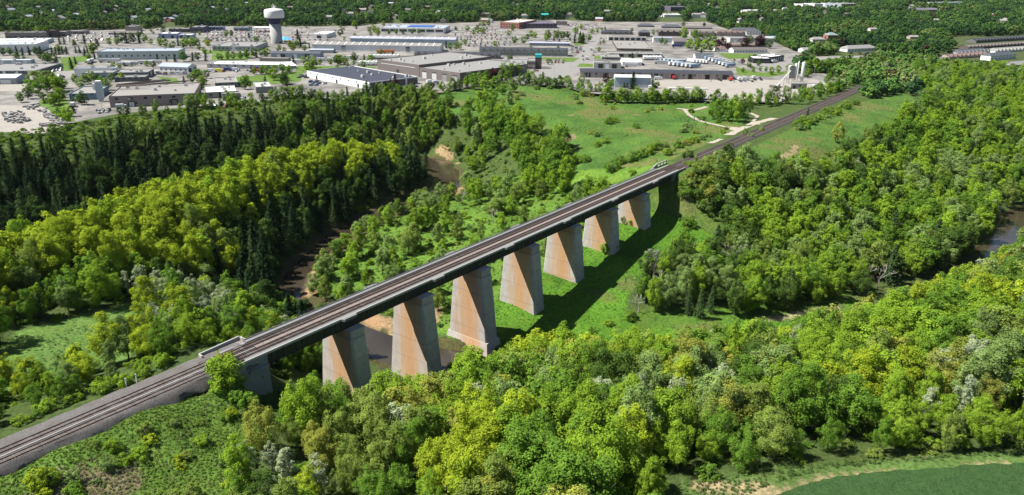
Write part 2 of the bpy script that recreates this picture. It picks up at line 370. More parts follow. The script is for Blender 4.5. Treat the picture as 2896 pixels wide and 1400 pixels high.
for y0 in np.arange(-330, -128, 2.0):
    row = clip_poly(clip_poly(edge, 1, y0, False), 1, y0 + 2.0, True)
    if len(row) < 3: continue
    for x0 in np.arange(-44, 140, 2.0):
        q = clip_poly(clip_poly(row, 0, x0, False), 0, x0 + 2.0, True)
        if len(q) >= 3: n = len(V); V += q; F.append(tuple(range(n, n + len(q))))
V = np.array(V); ch = 0.26 + 0.10 * vnoise(V, 1.7, 4)
cme = bpy.data.meshes.new('crop'); cme.from_pydata([(x, y, z) for (x, y), z in zip(V, height(V) + ch)], [], F); cme.materials.append(CROPM); cme.update()
tag(link('crop', cme), label='dark green young crop covering the field in the bottom corner', cat='crop', kind='stuff')
# ================================================================== railway and viaduct
m = NT('ballast_stone'); p = m.pos()
c = m.mix(m.ramp(m.noise(3.5, 5, .75, p), [(.34, 0), (.68, 1)]), (0.050, 0.048, 0.048), (0.175, 0.166, 0.160))
c = m.mix(m.ramp(m.noise(.25, 4, .6, p), [(.45, 0), (.75, .6)]), c, (0.085, 0.070, 0.062))
BALLAST = m.done(c, 0.95, 0, m.noise(5, 4, .8, p), 1.0, 0.15, 0.2)
m = NT('dark_oiled_ballast'); p = m.pos()
c = m.mix(m.ramp(m.noise(3.5, 5, .75, p), [(.34, 0), (.68, 1)]), (0.016, 0.013, 0.012), (0.046, 0.038, 0.035))
BALLAST_DK = m.done(c, 0.95, 0, m.noise(5, 4, .8, p), 1.0, 0.12, 0.2)
m = NT('brown_ballast'); p = m.pos()
c = m.mix(m.ramp(m.noise(3.5, 5, .75, p), [(.34, 0), (.68, 1)]), (0.034, 0.030, 0.028), (0.110, 0.098, 0.090))
BALLAST_MID = m.done(c, 0.95, 0, m.noise(5, 4, .8, p), 1.0, 0.15, 0.2)
m = NT('pale_gravel_strip'); p = m.pos()
c = m.mix(m.ramp(m.noise(2.0, 5, .75, p), [(.34, 0), (.68, 1)]), (0.12, 0.095, 0.086), (0.26, 0.215, 0.195))
GRAVEL = m.done(c, 0.95, 0, m.noise(5, 4, .8, p), .8, 0.12, 0.2)
m = NT('timber_sleeper'); p = m.pos(); ob = m.n('ShaderNodeObjectInfo')
c = m.mix(ob.outputs['Random'], (0.085, 0.062, 0.053), (0.185, 0.148, 0.130))
c = m.mix(m.noise(6, 3, .6, p), c, m.mix(1.0, c, (0.6, 0.6, 0.6), 'MULTIPLY'))
SLEEPER = m.done(c, 0.9)
RAIL = paint('rusty_rail_steel', (0.045, 0.030, 0.024), 0.5, .2, 1.0, 0.6)
SPARE = paint('bright_spare_rail', (0.42, 0.40, 0.38), 0.5, .1, 1.0, 0.2)
STEEL = paint('black_painted_steel', (0.030, 0.029, 0.030), 0.6, .25, .5)
CONC_LIGHT = paint('pale_concrete', (0.33, 0.325, 0.31), 0.85, .14, .5)
CONC_DECK = paint('walkway_concrete', (0.165, 0.166, 0.17), 0.9, .2, .8)
CONC_ABUT = paint('abutment_concrete', (0.21, 0.222, 0.23), 0.9, .2, .3)

def pier_mat():
    m = NT('rust_stained_concrete'); o = m.obj(); geo = m.n('ShaderNodeNewGeometry')
    sep = m.n('ShaderNodeSeparateXYZ'); m.l(o, sep.inputs[0]); sn = m.n('ShaderNodeSeparateXYZ'); m.l(geo.outputs['Normal'], sn.inputs[0])
    wp = geo.outputs['Position']
    st = m.noise(1.1, 5, .7, m.scaled(wp, (1, 1, .055))); st2 = m.noise(3.4, 4, .7, m.scaled(wp, (1, 1, .09))); blot = m.noise(.22, 5, .65, wp)
    base = m.mix(m.ramp(blot, [(.3, 0), (.7, 1)]), (0.36, 0.345, 0.33), (0.47, 0.445, 0.42))
    base = m.mix(m.ramp(st2, [(.50, 0), (.74, .85)]), base, (0.18, 0.17, 0.165))
    # rust washed down from the deck: strongest a little off the middle of the broad faces
    ri = m.n('ShaderNodeObjectInfo').outputs['Random']; y = m.math('ADD', sep.outputs['Y'], m.math('MULTIPLY', ri, 2.6))
    w = m.math('SUBTRACT', 1.0, m.math('MULTIPLY', m.math('ABSOLUTE', y), 0.105))
    w = m.math('ADD', w, m.math('MULTIPLY', m.math('SUBTRACT', st, 0.5), 1.9))
    broad = m.ramp(m.math('ABSOLUTE', sn.outputs['X']), [(.5, 0), (.9, 1)])
    f1 = m.math('MULTIPLY', m.ramp(w, [(.26, 0), (.62, .70), (.95, 1.0)]), broad)
    rust = m.mix(m.ramp(st2, [(.3, 0), (.7, 1)]), (0.40, 0.205, 0.082), (0.48, 0.315, 0.185))
    c = m.mix(f1, base, rust)
    dk = m.math('MULTIPLY', m.ramp(m.math('ADD', w, m.math('MULTIPLY', st2, .5)), [(1.0, 0), (1.34, .7)]), broad)
    c = m.mix(dk, c, (0.21, 0.105, 0.048))
    # form-board lines and a few pour joints
    wv = m.n('ShaderNodeTexWave', wave_type='BANDS', bands_direction='Z'); m.l(wp, wv.inputs['Vector']); wv.inputs['Scale'].default_value = 0.62; wv.inputs['Distortion'].default_value = .5
    c = m.mix(m.ramp(wv.outputs[0], [(.0, .16), (.12, 0)]), c, (0.17, 0.14, 0.12))
    wv2 = m.n('ShaderNodeTexWave', wave_type='BANDS', bands_direction='Z'); m.l(wp, wv2.inputs['Vector']); wv2.inputs['Scale'].default_value = 0.045; wv2.inputs['Distortion'].default_value = 2.2; wv2.inputs['Detail Scale'].default_value = .3
    c = m.mix(m.ramp(wv2.outputs[0], [(.0, .28), (.012, 0)]), c, (0.13, 0.11, 0.10))
    return m.done(c, 0.9, 0, st2, .35, .08, .2)
PIER = pier_mat()

def strip(name, prof, xs, mat, kind=None, jit=0.0, seed=1):
    """a section (y, z) drawn along the track"""
    rs = np.random.RandomState(seed); k = len(prof); V = []
    for x in xs:
        for i, (y, z) in enumerate(prof):
            e = 1.0 if i in (0, k - 1) else .25
            V.append((x + rs.uniform(-.3, .3) * (jit > 0), y + rs.uniform(-jit, jit) * e, z + rs.uniform(-jit, jit) * .12))
    F = [(a * k + b, (a + 1) * k + b, (a + 1) * k + b + 1, a * k + b + 1) for a in range(len(xs) - 1) for b in range(k - 1)]
    o = link(name, np_mesh(name, V, F, mat))
    if kind: tag(o, kind=kind)
    return o
BX = 0.6
_pr = [(9.0, -2.3), (7.9, -1.05), (5.0, -.72), (3.6, -.42), (.75, -.42), (0, -.5), (-.75, -.42), (-3.6, -.42), (-3.9, -.70), (-4.8, -1.3), (-5.5, -2.8)]
strip('ballast', _pr, np.arange(-200, -BX + .1, 2.0), BALLAST, 'structure', .75)
_pr2 = [(6.0, -2.2), (5.0, -1.0), (3.7, -.42), (0, -.46), (-3.7, -.42), (-5.0, -1.0), (-6.4, -2.2)]
strip('ballast', _pr2, np.arange(240, 900, 3.0), BALLAST_MID, 'structure', .45, 2)

SPAN, X0 = 30.0, -0.6
PZ = [-33, -37.5, -34.4, -31.6, -28.8, -25.2, -21.6]
via = empty('railway_viaduct', (X0, 0, 0), 0, 'long double-track railway viaduct of black girders on seven tall rust-stained concrete piers', 'viaduct')
L = 8 * SPAN
def tube_deck():
    d = MB().box(0, L, -3.75, 4.0, -.9, -.40, 0).build('deck', [BALLAST_DK], via)
    MB().box(0.01, L - .01, -.55, .62, -.399, -.36).build('gravel_strip', [GRAVEL], d)
    # walkways
    w = MB().box(-6, L + 6, -5.35, -3.754, -.75, -.22).build('walkway', [CONC_DECK], via)
    MB().box(-13.4, L + 12, -5.5, -5.2, -.70, .02).build('kerb', [CONC_LIGHT], w)
    w2 = MB().box(0, L, 4.004, 5.55, -.75, -.22).build('walkway', [CONC_DECK], via)
    MB().box(0, L, 5.4, 5.62, -.70, .0).build('kerb', [CONC_DECK], w2)
    for i in range(6):
        x = 27.8 + 38.1 * i
        b = MB().hexa([(x - 2.3, -6.7, -.72), (x + 2.3, -6.7, -.72), (x + 2.9, -5.51, -.72), (x - 2.9, -5.51, -.72)], [(x - 2.3, -6.7, -.05), (x + 2.3, -6.7, -.05), (x + 2.9, -5.51, -.05), (x - 2.9, -5.51, -.05)])
        b.box(x - 2.3, x + 2.3, -6.8, -6.62, -.6, .18).build('refuge_bay', [CONC_DECK], via)
        x += 19
        MB().hexa([(x - 2.9, 5.63, -.72), (x + 2.9, 5.63, -.72), (x + 2.3, 6.7, -.72), (x - 2.3, 6.7, -.72)], [(x - 2.9, 5.63, -.05), (x + 2.9, 5.63, -.05), (x + 2.3, 6.7, -.05), (x - 2.3, 6.7, -.05)]).build('refuge_bay', [CONC_DECK], via)
tube_deck()
gm = MB()
for y in (-3.9, -1.3, 1.3, 3.9):
    gm.box(.15, SPAN - .15, y - .02, y + .02, -4.45, -.9)
    gm.box(.15, SPAN - .15, y - .24, y + .24, -4.55, -4.452); gm.box(.15, SPAN - .15, y - .2, y + .2, -1.0, -.905)
    for k in range(1, 15): gm.box(k * 2 - .03, k * 2 + .03, y - .18, y + .18, -4.44, -1.01)
for k in range(0, 8):
    x = 1 + 4 * k - (0 if k < 7 else .3)
    gm.box(x - .05, x + .05, -3.88, 3.88, -4.3, -4.1); gm.box(x - .05, x + .05, -3.88, 3.88, -1.5, -1.3)
gme = gm.mesh('girder_span', [STEEL])
for k in range(8): link('girder_span', gme, via, (k * SPAN, 0, 0))
PIER_AT = lambda z: (6.95 + (9.28 - 6.95) * (-z - 7.6) / 25.4, 2.88 + .5 * (-z - 7.6) / 25.4)
for k in range(7):
    x = SPAN * (k + 1); zb = PZ[k] - 3.0; rs = random.Random(k)
    b = MB(); lv = np.linspace(-7.6, zb, 9); rings = []
    for z in lv:
        l, t = PIER_AT(z); c_ = .55
        rings.append([(x0_, y0_, z) for x0_, y0_ in ((-t, -l + c_), (-t + c_, -l), (t - c_, -l), (t, -l + c_), (t, l - c_), (t - c_, l), (-t + c_, l), (-t, l - c_))])
    for r0, r1 in zip(rings[:-1], rings[1:]):
        for i in range(8): b.face([r0[i], r1[i], r1[(i + 1) % 8], r0[(i + 1) % 8]])
    b.face(rings[0])
    pr = b.build('pier', [PIER], via, (x, 0, 0))
    cb = MB().box(-2.55, 2.55, -6.5, 6.5, -7.598, -5.35); cb.box(-2.8, 2.8, -6.75, 6.75, -5.349, -4.75)
    for y in (-3.9, -1.3, 1.3, 3.9): cb.box(-1.5, 1.5, y - .5, y + .5, -4.749, -4.56)
    for y in np.arange(-5.6, 5.7, 1.6): cb.box(-2.64, 2.64, y - .3, y + .3, -7.5, -5.36)
    for x_ in (-1.6, -.55, .55, 1.6): cb.box(x_ - .28, x_ + .28, -6.62, 6.62, -7.5, -5.36)
    cb.build('pier_cap', [PIER], pr)
    l, t = PIER_AT(PZ[k])
    if k == 2: MB().hexa([(-t - .9, -l - .9, zb), (t + .9, -l - .9, zb), (t + .9, l + .9, zb), (-t - .9, l + .9, zb)], [(-t - .12, -l - .12, PZ[k] + 2.0), (t + .12, -l - .12, PZ[k] + 2.0), (t + .12, l + .12, PZ[k] + 2.0), (-t - .12, l + .12, PZ[k] + 2.0)]).build('pier_footing', [PIER], pr)
# abutments
for side, x0, x1 in ((0, -14.5, -.02), (1, L + .02, L + 13.0)):
    b = MB()
    if side == 0:
        b.hexa([(x0, -6.2, -22), (x1, -6.6, -22), (x1, 6.6, -22), (x0, 6.2, -22)], [(x0, -5.2, -1.2), (x1, -5.2, -1.2), (x1, 5.4, -1.2), (x0, 5.4, -1.2)])
        b.box(x0, x1, -5.32, 5.45, -1.199, -.76)
        b.box(-6, -.1, -6.1, -5.2, -4.0, -3.4)
    else:
        b.hexa([(x0, -6.6, -22), (x1, -6.2, -22), (x1, 6.2, -22), (x0, 6.6, -22)], [(x0, -5.2, -1.2), (x1, -5.2, -1.2), (x1, 5.4, -1.2), (x0, 5.4, -1.2)])
        b.box(x0, x1, -5.32, 5.45, -1.199, -.76)
    ab = b.build('abutment', [CONC_ABUT], via)
    MB().box(x0 + .05, x1 - .05, -3.75, 4.0, -.759, -.42).build('ballast_fill', [BALLAST_DK], ab)
hp = MB().box(-.035, .035, -.035, .035, 0, 1.1).mesh('handrail_post', [STEEL])
for k in range(81): link('handrail_post', hp, via, (k * 3.0, 5.75, -.3))
hr = MB()
for z in (.25, .78): hr.box(0, L, 5.72, 5.78, z - .03, z + .03)
hr.build('handrail', [STEEL], via)

# tracks: one thing per line of rails
slm = MB().box(-.12, .12, -1.3, 1.3, -.2, 0).mesh('sleeper', [SLEEPER])
rl = MB(); rl.box(0, 1, -.07, .07, 0, .03); rl.box(0, 1, -.012, .012, .03, .12); rl.box(0, 1, -.045, .045, .12, .16)
rng = random.Random(5)
for yc, which in ((2.0, 'farther'), (-2.0, 'nearer')):
    tr = empty('railway_track', (-110, yc, -.40), 0, f'rusty railway track, the {which} of the two running across the viaduct', 'railway track')
    for s in (-1, 1):
        b = MB(); b.box(0, 960, s * .755 - .075, s * .755 + .075, .02, .05); b.box(0, 960, s * .755 - .02, s * .755 + .02, .05, .13); b.box(0, 960, s * .755 - .05, s * .755 + .05, .13, .19)
        b.build('rail', [RAIL], tr)
    n = 0; rest = MB(); x = 40.0
    while x < 700:
        if n < 300: link('sleeper', slm, tr, (x, rng.uniform(-.04, .04), rng.uniform(.0, .03)), (0, 0, rng.uniform(-.01, .01)))
        else: rest.box(x - .12, x + .12, -1.3, 1.3, -.18, .015)
        n += 1; x += .56
    tag(rest.build('sleepers_far', [SLEEPER], tr), kind='stuff')
lr = MB().box(0, 74, -.11, .11, 0, .14); lr.box(0, 74, -.16, .16, -.05, .0)
tag(lr.build('loose_rail', [SPARE], None, (-75, -.15, -.42)), 'bright loose rail lying between the two tracks before the viaduct', 'rail')

# white concrete parapets at the two ends, beyond the tracks
pw = empty('parapet_wall', (-12.4, 8.0, -1.2), 0, 'white concrete parapet with bent end beside the near end of the viaduct', 'parapet')
MB().box(0, 12.6, -.2, .2, -1.5, 1.0).build('wall', [CONC_LIGHT], pw, (0, .0, 0), (0, 0, math.radians(3.5)))
MB().box(-.22, .22, -1.6, -.21, -1.5, .95).build('return_wall', [CONC_LIGHT], pw)
MB().box(12.4, 12.85, -2.4, .3, -1.5, .95).build('return_wall', [CONC_LIGHT], pw)
MB().box(.3, 13.0, -2.4, -.25, -.5, .12).build('gravel_floor', [GRAVEL], pw)
pw = empty('parapet_wall', (246, 8.2, -1.2), 0, 'white concrete parapet with dark openings beyond the far end of the viaduct', 'parapet')
b = MB()
for i in range(4): b.box(i * 3.4, i * 3.4 + .8, -.25, .25, -1.2, 1.9)
b.box(0, 11.0, -.24, .24, 1.45, 1.92); b.box(0, 11.0, -.24, .24, -1.2, .35); b.build('wall', [CONC_LIGHT], pw)
MB().hexa([(-9, -.2, -2.5), (-.01, -.2, -2.5), (-.01, .2, -2.5), (-9, .2, -2.5)], [(-9, -.2, -.6), (-.01, -.2, 1.9), (-.01, .2, 1.9), (-9, .2, -.6)]).build('sloped_wing', [CONC_LIGHT], pw)
MB().box(.2, 10.5, -3.0, -.25, -.4, -.05).build('gravel_floor', [GRAVEL], pw)
WHITE_P = paint('white_marker_paint', (0.72, 0.72, 0.70), .6, .1, 2)
for i, (px, py) in enumerate(((358, 1093), (387, 1080), (588, 1066))):
    q = at(px, py, -1.5); b = MB().box(-.09, .09, -.09, .09, -.6, 2.3); b.box(-.2, .2, -.1, -.06, 1.6, 2.2)
    tag(b.build('marker_post', [WHITE_P], None, (q[0], q[1], -1.5)), ['white trackside marker post by the bushes, the one farther from the viaduct', 'white trackside marker post by the bushes, the one closer to the viaduct', 'white trackside post on the grassy side of the tracks'][i], 'post')
# ================================================================== the town
Z0 = -2.3
m = NT('town_paving'); p = m.pos()
c = m.mix(m.ramp(m.noise(.035, 5, .65, p), [(.36, 0), (.62, 1)]), (0.098, 0.094, 0.089), (0.245, 0.232, 0.213))
c = m.mix(m.ramp(m.noise(.4, 5, .7, p), [(.4, 0), (.75, .5)]), c, (0.085, 0.084, 0.082))
PAVING = m.done(c, 0.9, 0, spec=.2)
ROADM = paint('worn_asphalt', (0.195, 0.19, 0.182), .9, .12, .12); GRAVELY = paint('yard_gravel', (0.27, 0.25, 0.225), .95, .25, .12); TRAILM = paint('trail_gravel', (0.31, 0.275, 0.225), .95, .2, .4)
m = NT('mown_lawn'); p = m.pos()
LAWN = m.done(m.mix(m.ramp(m.noise(.12, 5, .7, p), [(.35, 0), (.65, 1)]), (0.058, 0.110, 0.020), (0.100, 0.155, 0.032)), .95, 0, m.noise(2, 4, .7, p), .5, .2, .1)
def flat(name, pts, mat, dz, z=Z0):
    q = [at(x, y, z) for x, y in pts]; me = bpy.data.meshes.new(name); me.from_pydata([(a[0], a[1], z + dz) for a in q], [], [tuple(range(len(q)))][::1])
    me.materials.append(mat); me.update()
    if me.polygons[0].normal.z < 0: me.flip_normals()
    return tag(link(name, me), kind='structure')
flat('town_pavement', PAVED, PAVING, .06)
for q in ([(1440,208),(1575,236),(1655,196),(1672,158),(1702,100),(1664,99),(1652,130),(1640,150),(1610,172),(1556,190)], [(-40,196),(110,192),(215,206),(212,216),(110,226),(-40,228)], [(2140,186),(2250,162),(2400,158),(2520,157),(2520,162),(2390,164),(2290,172),(2230,198),(2150,205)], [(1070,183),(840,184),(580,152),(575,155),(840,188),(1070,187)]):
    flat('road', q, ROADM, .10)
for q in ([(172,163),(255,157),(258,170),(215,178),(218,200),(172,200)], [(571,142),(640,143),(640,152),(575,153)], [(600,154),(720,152),(700,170),(598,171)], [(842,187),(1068,188),(1060,192),(1000,196),(880,204),(835,200)], [(640,220),(780,210),(860,200),(850,230),(700,245),(650,232)], [(1592,163),(1640,164),(1622,175),(1586,176)], [(1525,163),(1590,163),(1585,168),(1528,168)], [(1640,180),(1678,181),(1676,190),(1630,189)], [(1624,119),(1655,121),(1648,128),(1624,129)], [(1050,264),(1210,257),(1216,262),(1100,276),(1050,274)], [(2030,151),(2180,152),(2170,163),(2060,167)], [(2080,190),(2135,203),(2160,206),(2230,201),(2235,206),(2180,218),(2085,212)], [(2300,175),(2400,166),(2480,164),(2470,185),(2330,206)], [(110,285),(180,268),(205,310),(212,345),(150,340),(140,312),(112,300)], [(440,216),(500,222),(510,238),(470,232)], [(510,236),(575,232),(580,246),(540,252)], [(1662,205),(1688,198),(1690,203),(1672,208)], [(1682,158),(1706,158),(1700,166),(1680,166)]):
    flat('lawn', q, LAWN, .14)
flat('gravel_yard', [(-150,372),(0,378),(120,378),(188,352),(128,302),(60,298),(-150,300)], GRAVELY, .12)
flat('gravel_yard', [(1890,262),(2060,286),(2200,286),(2290,258),(2380,248),(2300,225),(2180,226),(2060,222),(1850,228),(1860,250)], GRAVELY, .12)
flat('gravel_yard', [(-150,262),(60,258),(85,232),(60,238),(-150,244)], GRAVELY, .12)
def trail(pts, w, z):
    q = np.array(_samp([tuple(at(x, y, z)) for x, y in pts], 4)); d = np.gradient(q, axis=0); d /= np.linalg.norm(d, axis=1)[:, None]; n_ = np.c_[-d[:, 1], d[:, 0]]
    rs = np.random.RandomState(1); wl = w * rs.uniform(.8, 1.25, (len(q), 1)); V = np.vstack([q + n_ * wl, q - n_ * wl]); k = len(q); i = np.arange(k - 1)
    me = np_mesh('path', np.c_[V, height(V) + .22], np.c_[i + k, i + k + 1, i + 1, i], TRAILM)
    return tag(link('path', me), kind='structure')
trail([(1915,303),(1935,305),(1950,322),(1985,342),(2030,356),(2062,366)], 1.6, -4); trail([(1930,306),(1965,308),(2000,300)], 2.2, -4); trail([(2060,385),(2085,372),(2130,352),(2190,338)], 3.0, -2.5); trail([(2085,372),(2068,362),(2092,368)], 3.6, -3); trail([(2008,408),(2040,396)], 2.0, -2.4); trail([(2150,358),(2125,352),(2142,330),(2120,318)], 1.4, -3)

COLR = dict(white=(0.70, 0.70, 0.69), offwhite=(0.47, 0.462, 0.44), ltgrey=(0.350, 0.350, 0.343), grey=(0.238, 0.234, 0.231), dkgrey=(0.119, 0.119, 0.122), black=(0.032, 0.032, 0.035), mint=(0.420, 0.476, 0.462), bluegrey=(0.280, 0.315, 0.364), ltblue=(0.385, 0.448, 0.490), steelblue=(0.140, 0.217, 0.273), peri=(0.280, 0.329, 0.462), taupe=(0.210, 0.193, 0.175), brown=(0.108, 0.087, 0.081), dkbrown=(0.059, 0.042, 0.042), brownwall=(0.150, 0.130, 0.126),
    beige=(0.364, 0.315, 0.259), pinkbeige=(0.350, 0.294, 0.266), pink=(0.252, 0.203, 0.193), brick=(0.294, 0.140, 0.105), sage=(0.280, 0.287, 0.252), slate=(0.066, 0.073, 0.087), dkslate=(0.035, 0.038, 0.049), redroof=(0.140, 0.095, 0.084), brownroof=(0.115, 0.101, 0.095), greyroof=(0.210, 0.206, 0.199), beigeroof=(.225, .215, .20), navy=(0.038, 0.042, 0.059), lav=(0.294, 0.301, 0.364), teal=(0.035, 0.434, 0.420), cyanroof=(0.035, 0.420, 0.434), blueroof=(0.035, 0.098, 0.294), greenroof=(0.175, 0.224, 0.217), purple=(0.112, 0.098, 0.133))
def cm(k): return paint('surface_' + k, COLR[k], .65 if k not in ('white', 'offwhite') else .6, .10, .10)
GLASS = paint('dark_window_glass', (.03, .035, .045), .15, .2, .5, 0, .6); DOORM = paint('open_dock_door', (.035, .033, .032), .7, .3, .3); DOORW = paint('white_roller_door', (.66, .66, .65), .5, .06, .6); METALU = paint('rooftop_metal', (.50, .50, .50), .45, .2, .8, .3)
def bisect(f, lo, hi, n=50):
    a = f(lo)
    for _ in range(n):
        mid = (lo + hi) / 2
        if (f(mid) > 0) == (a > 0): lo = mid
        else: hi = mid
    return (lo + hi) / 2
_wm = {}
def opening(w, h, mat):
    k = (round(w, 2), round(h, 2), mat.name)
    if k not in _wm: _wm[k] = MB().box(-w / 2, w / 2, -.10, .05, 0, h).mesh('opening', [mat])
    return _wm[k]
BR = random.Random(77); BLDG = []; BBOX = []
def building(row):
    (name, side, px, py, x2, ang, yt, yb, wall, roof, typ, feats, label) = row
    A = at(px, py, Z0); a = math.radians(ang); u = np.array([math.cos(a), math.sin(a)]); n = np.array([-u[1], u[0]])
    sgn = 1 if side == 'L' else -1
    L = bisect(lambda s: to_px([*(A + sgn * u * s), Z0])[0, 0] - x2, .5, 400)
    h = bisect(lambda s: to_px([*A, Z0 + s])[0, 1] - yt, .5, 60)
    rs_ = {'gable': .16, 'low': .07, 'hip': .22}.get(typ, 0)
    if rs_ and yb > 0:
        D = bisect(lambda s: to_px([*(A + n * s / 2), Z0 + h + rs_ * s])[0, 1] - yb, 1, 120)
        D = min(max(D, 9), {'low': 45, 'gable': 22, 'hip': 22}[typ]) if name not in ('house', 'townhouse', 'row_house', 'row_housing') else min(max(D, 9), 15)
    else: D = -yb if yb < 0 else min(110, max(7, bisect(lambda s: to_px([*(A + n * s), Z0 + h])[0, 1] - yb, 1, 200)))
    if side == 'R': A = A - u * L
    e = empty(name, (A[0], A[1], Z0), a, label, 'house' if 'house' in name else 'building')
    BLDG.append((A + u * L / 2 + n * D / 2, max(L, D) / 2)); _c = to_px([[*(A + u * i_ * L + n * j_ * D), Z0 + k_ * h] for i_ in (0, 1) for j_ in (0, 1) for k_ in (0, 1)]); BBOX.append((_c[:, 0].min(), _c[:, 0].max(), _c[:, 1].min(), _c[:, 1].max(), _c[:, 2].min())); W, R = cm(wall), cm(roof)
    if typ in ('flat', 'sky'):
        MB().box(0, L, 0, D, -.5, h, 0, None, (1,)).build('wall', [W], e)
        r = MB().face([(.3, .3, h - .35), (L - .3, .3, h - .35), (L - .3, D - .3, h - .35), (.3, D - .3, h - .35)]).build('roof', [R], e)
        b = MB()
        for x0, x1, y0, y1 in ((0, L, -.003, .3), (0, L, D - .3, D + .003), (-.003, .3, .3, D - .3), (L - .3, L + .003, .3, D - .3)): b.box(x0, x1, y0, y1, h - .5, h + .25)
        b.build('parapet', [W if wall != 'dkgrey' else cm('ltgrey')], r)
        nu = 0 if L * D < 250 else min(9, 2 + int(L * D / 500))
        um = MB().box(-1, 1, -.8, .8, 0, 1.3).box(-.5, .5, -.5, .5, 1.3, 1.6).mesh('roof_unit', [METALU])
        for _ in range(nu): link('roof_unit', um, r, (BR.uniform(3, L - 3), BR.uniform(2, D - 2), h - .35), (0, 0, BR.choice((0, 1.57))), (BR.uniform(.7, 1.5),) * 3)
        if 'bluepatch' in feats: MB().box(L * .38, L * .78, D * .3, D * .8, h - .34, h + .6).build('raised_roof', [cm('blueroof')], r)
        if typ == 'sky':
            for i in range(7):
                x = L - 4 - (i + 1) * 5.4; MB().box(x, x + 4.2, D * .2, D * .8, h - .34, h - .05).build('skylight', [cm('ltblue')], r)
    else:
        rise = {'gable': .16, 'low': .07, 'hip': .22}[typ] * D if typ != 'xgable' else .2 * L
        b = MB(); b.box(0, L, 0, D, -.5, h, 0, None, (1,))
        if typ != 'hip':
            b.face([(0, D, h), (0, 0, h), (0, D / 2, h + rise)]); b.face([(L, 0, h), (L, D, h), (L, D / 2, h + rise)])
        b.build('wall', [W], e); ov = .5; ins = D * .42 if typ == 'hip' else -.35
        zz = h - ov * 2 * rise / D; r = MB()
        r.face([(-.35, -ov, zz), (L + .35, -ov, zz), (L - ins, D / 2, h + rise + .05), (ins, D / 2, h + rise + .05)]); r.face([(L + .35, D + ov, zz), (-.35, D + ov, zz), (ins, D / 2, h + rise + .05), (L - ins, D / 2, h + rise + .05)])
        if typ == 'hip': r.face([(L + .35, -ov, zz), (L + .35, D + ov, zz), (L - ins, D / 2, h + rise + .05)]); r.face([(-.35, D + ov, zz), (-.35, -ov, zz), (ins, D / 2, h + rise + .05)])
        r = r.build('roof', [R], e)
        if 'ribs' in feats:
            for i in range(int(L / 9)):
                x = 4 + i * 9; q = MB()
                q.hexa([(x, 0, h + .02), (x + .9, 0, h + .02), (x + .9, D / 2, h + rise + .08), (x, D / 2, h + rise + .08)], [(x, 0, h + .35), (x + .9, 0, h + .35), (x + .9, D / 2, h + rise + .4), (x, D / 2, h + rise + .4)]).build('roof_rib', [cm('white')], r)
        if 'dormers' in feats:
            k_ = int(L / 7.5)
            for i in range(k_):
                x = (i + .5) * L / k_; q = MB().box(x - 1.5, x + 1.5, -.8, 2.2, h - 1.4, h + .8); q.face([(x - 1.8, -1, h + .8), (x + 1.8, -1, h + .8), (x, -1, h + 2.2)]); q.face([(x - 1.8, -1, h + .8), (x, -1, h + 2.2), (x, 3.4, h + 2.2), (x - 1.8, 2.6, h + .8)], 1); q.face([(x + 1.8, -1, h + .8), (x + 1.8, 2.6, h + .8), (x, 3.4, h + 2.2), (x, -1, h + 2.2)], 1)
                q.build('dormer', [W, R], e)
    # openings: (kind, face, count, width, height, sill)
    for f in feats:
        if isinstance(f, str): continue
        kind, face, cnt, w, hh_, sill = f; mat = dict(window=GLASS, door=DOORM, roller_door=DOORW, band=GLASS, pilaster_or_pale_panel=cm('offwhite'), blue_panel=cm('blueroof'))[kind]
        ln = L if face in 'fb' else D
        hh_ = min(hh_, h - sill - .3)
        if hh_ <= .2: continue
        w = min(w, ln / cnt * .85)
        for i in range(cnt):
            s = (i + .5) / cnt * ln
            loc, rz = {'f': ((s, 0, sill), 0), 'r': ((L, s, sill), math.pi / 2), 'l': ((0, s, sill), -math.pi / 2), 'b': ((s, D, sill), math.pi)}[face]
            link('window' if kind == 'band' else kind, opening(w, hh_, mat), e, loc, (0, 0, rz))
    return e, L, D, h
Wn = lambda f, c, s=4.5, w=1.4, h=1.3: ('window', f, c, w, h, s)
Dr = lambda f, c, w=3.6, h=4.2: ('door', f, c, w, h, 0.05)
Rd = lambda f, c, w=3.6, h=4.0: ('roller_door', f, c, w, h, 0.05)
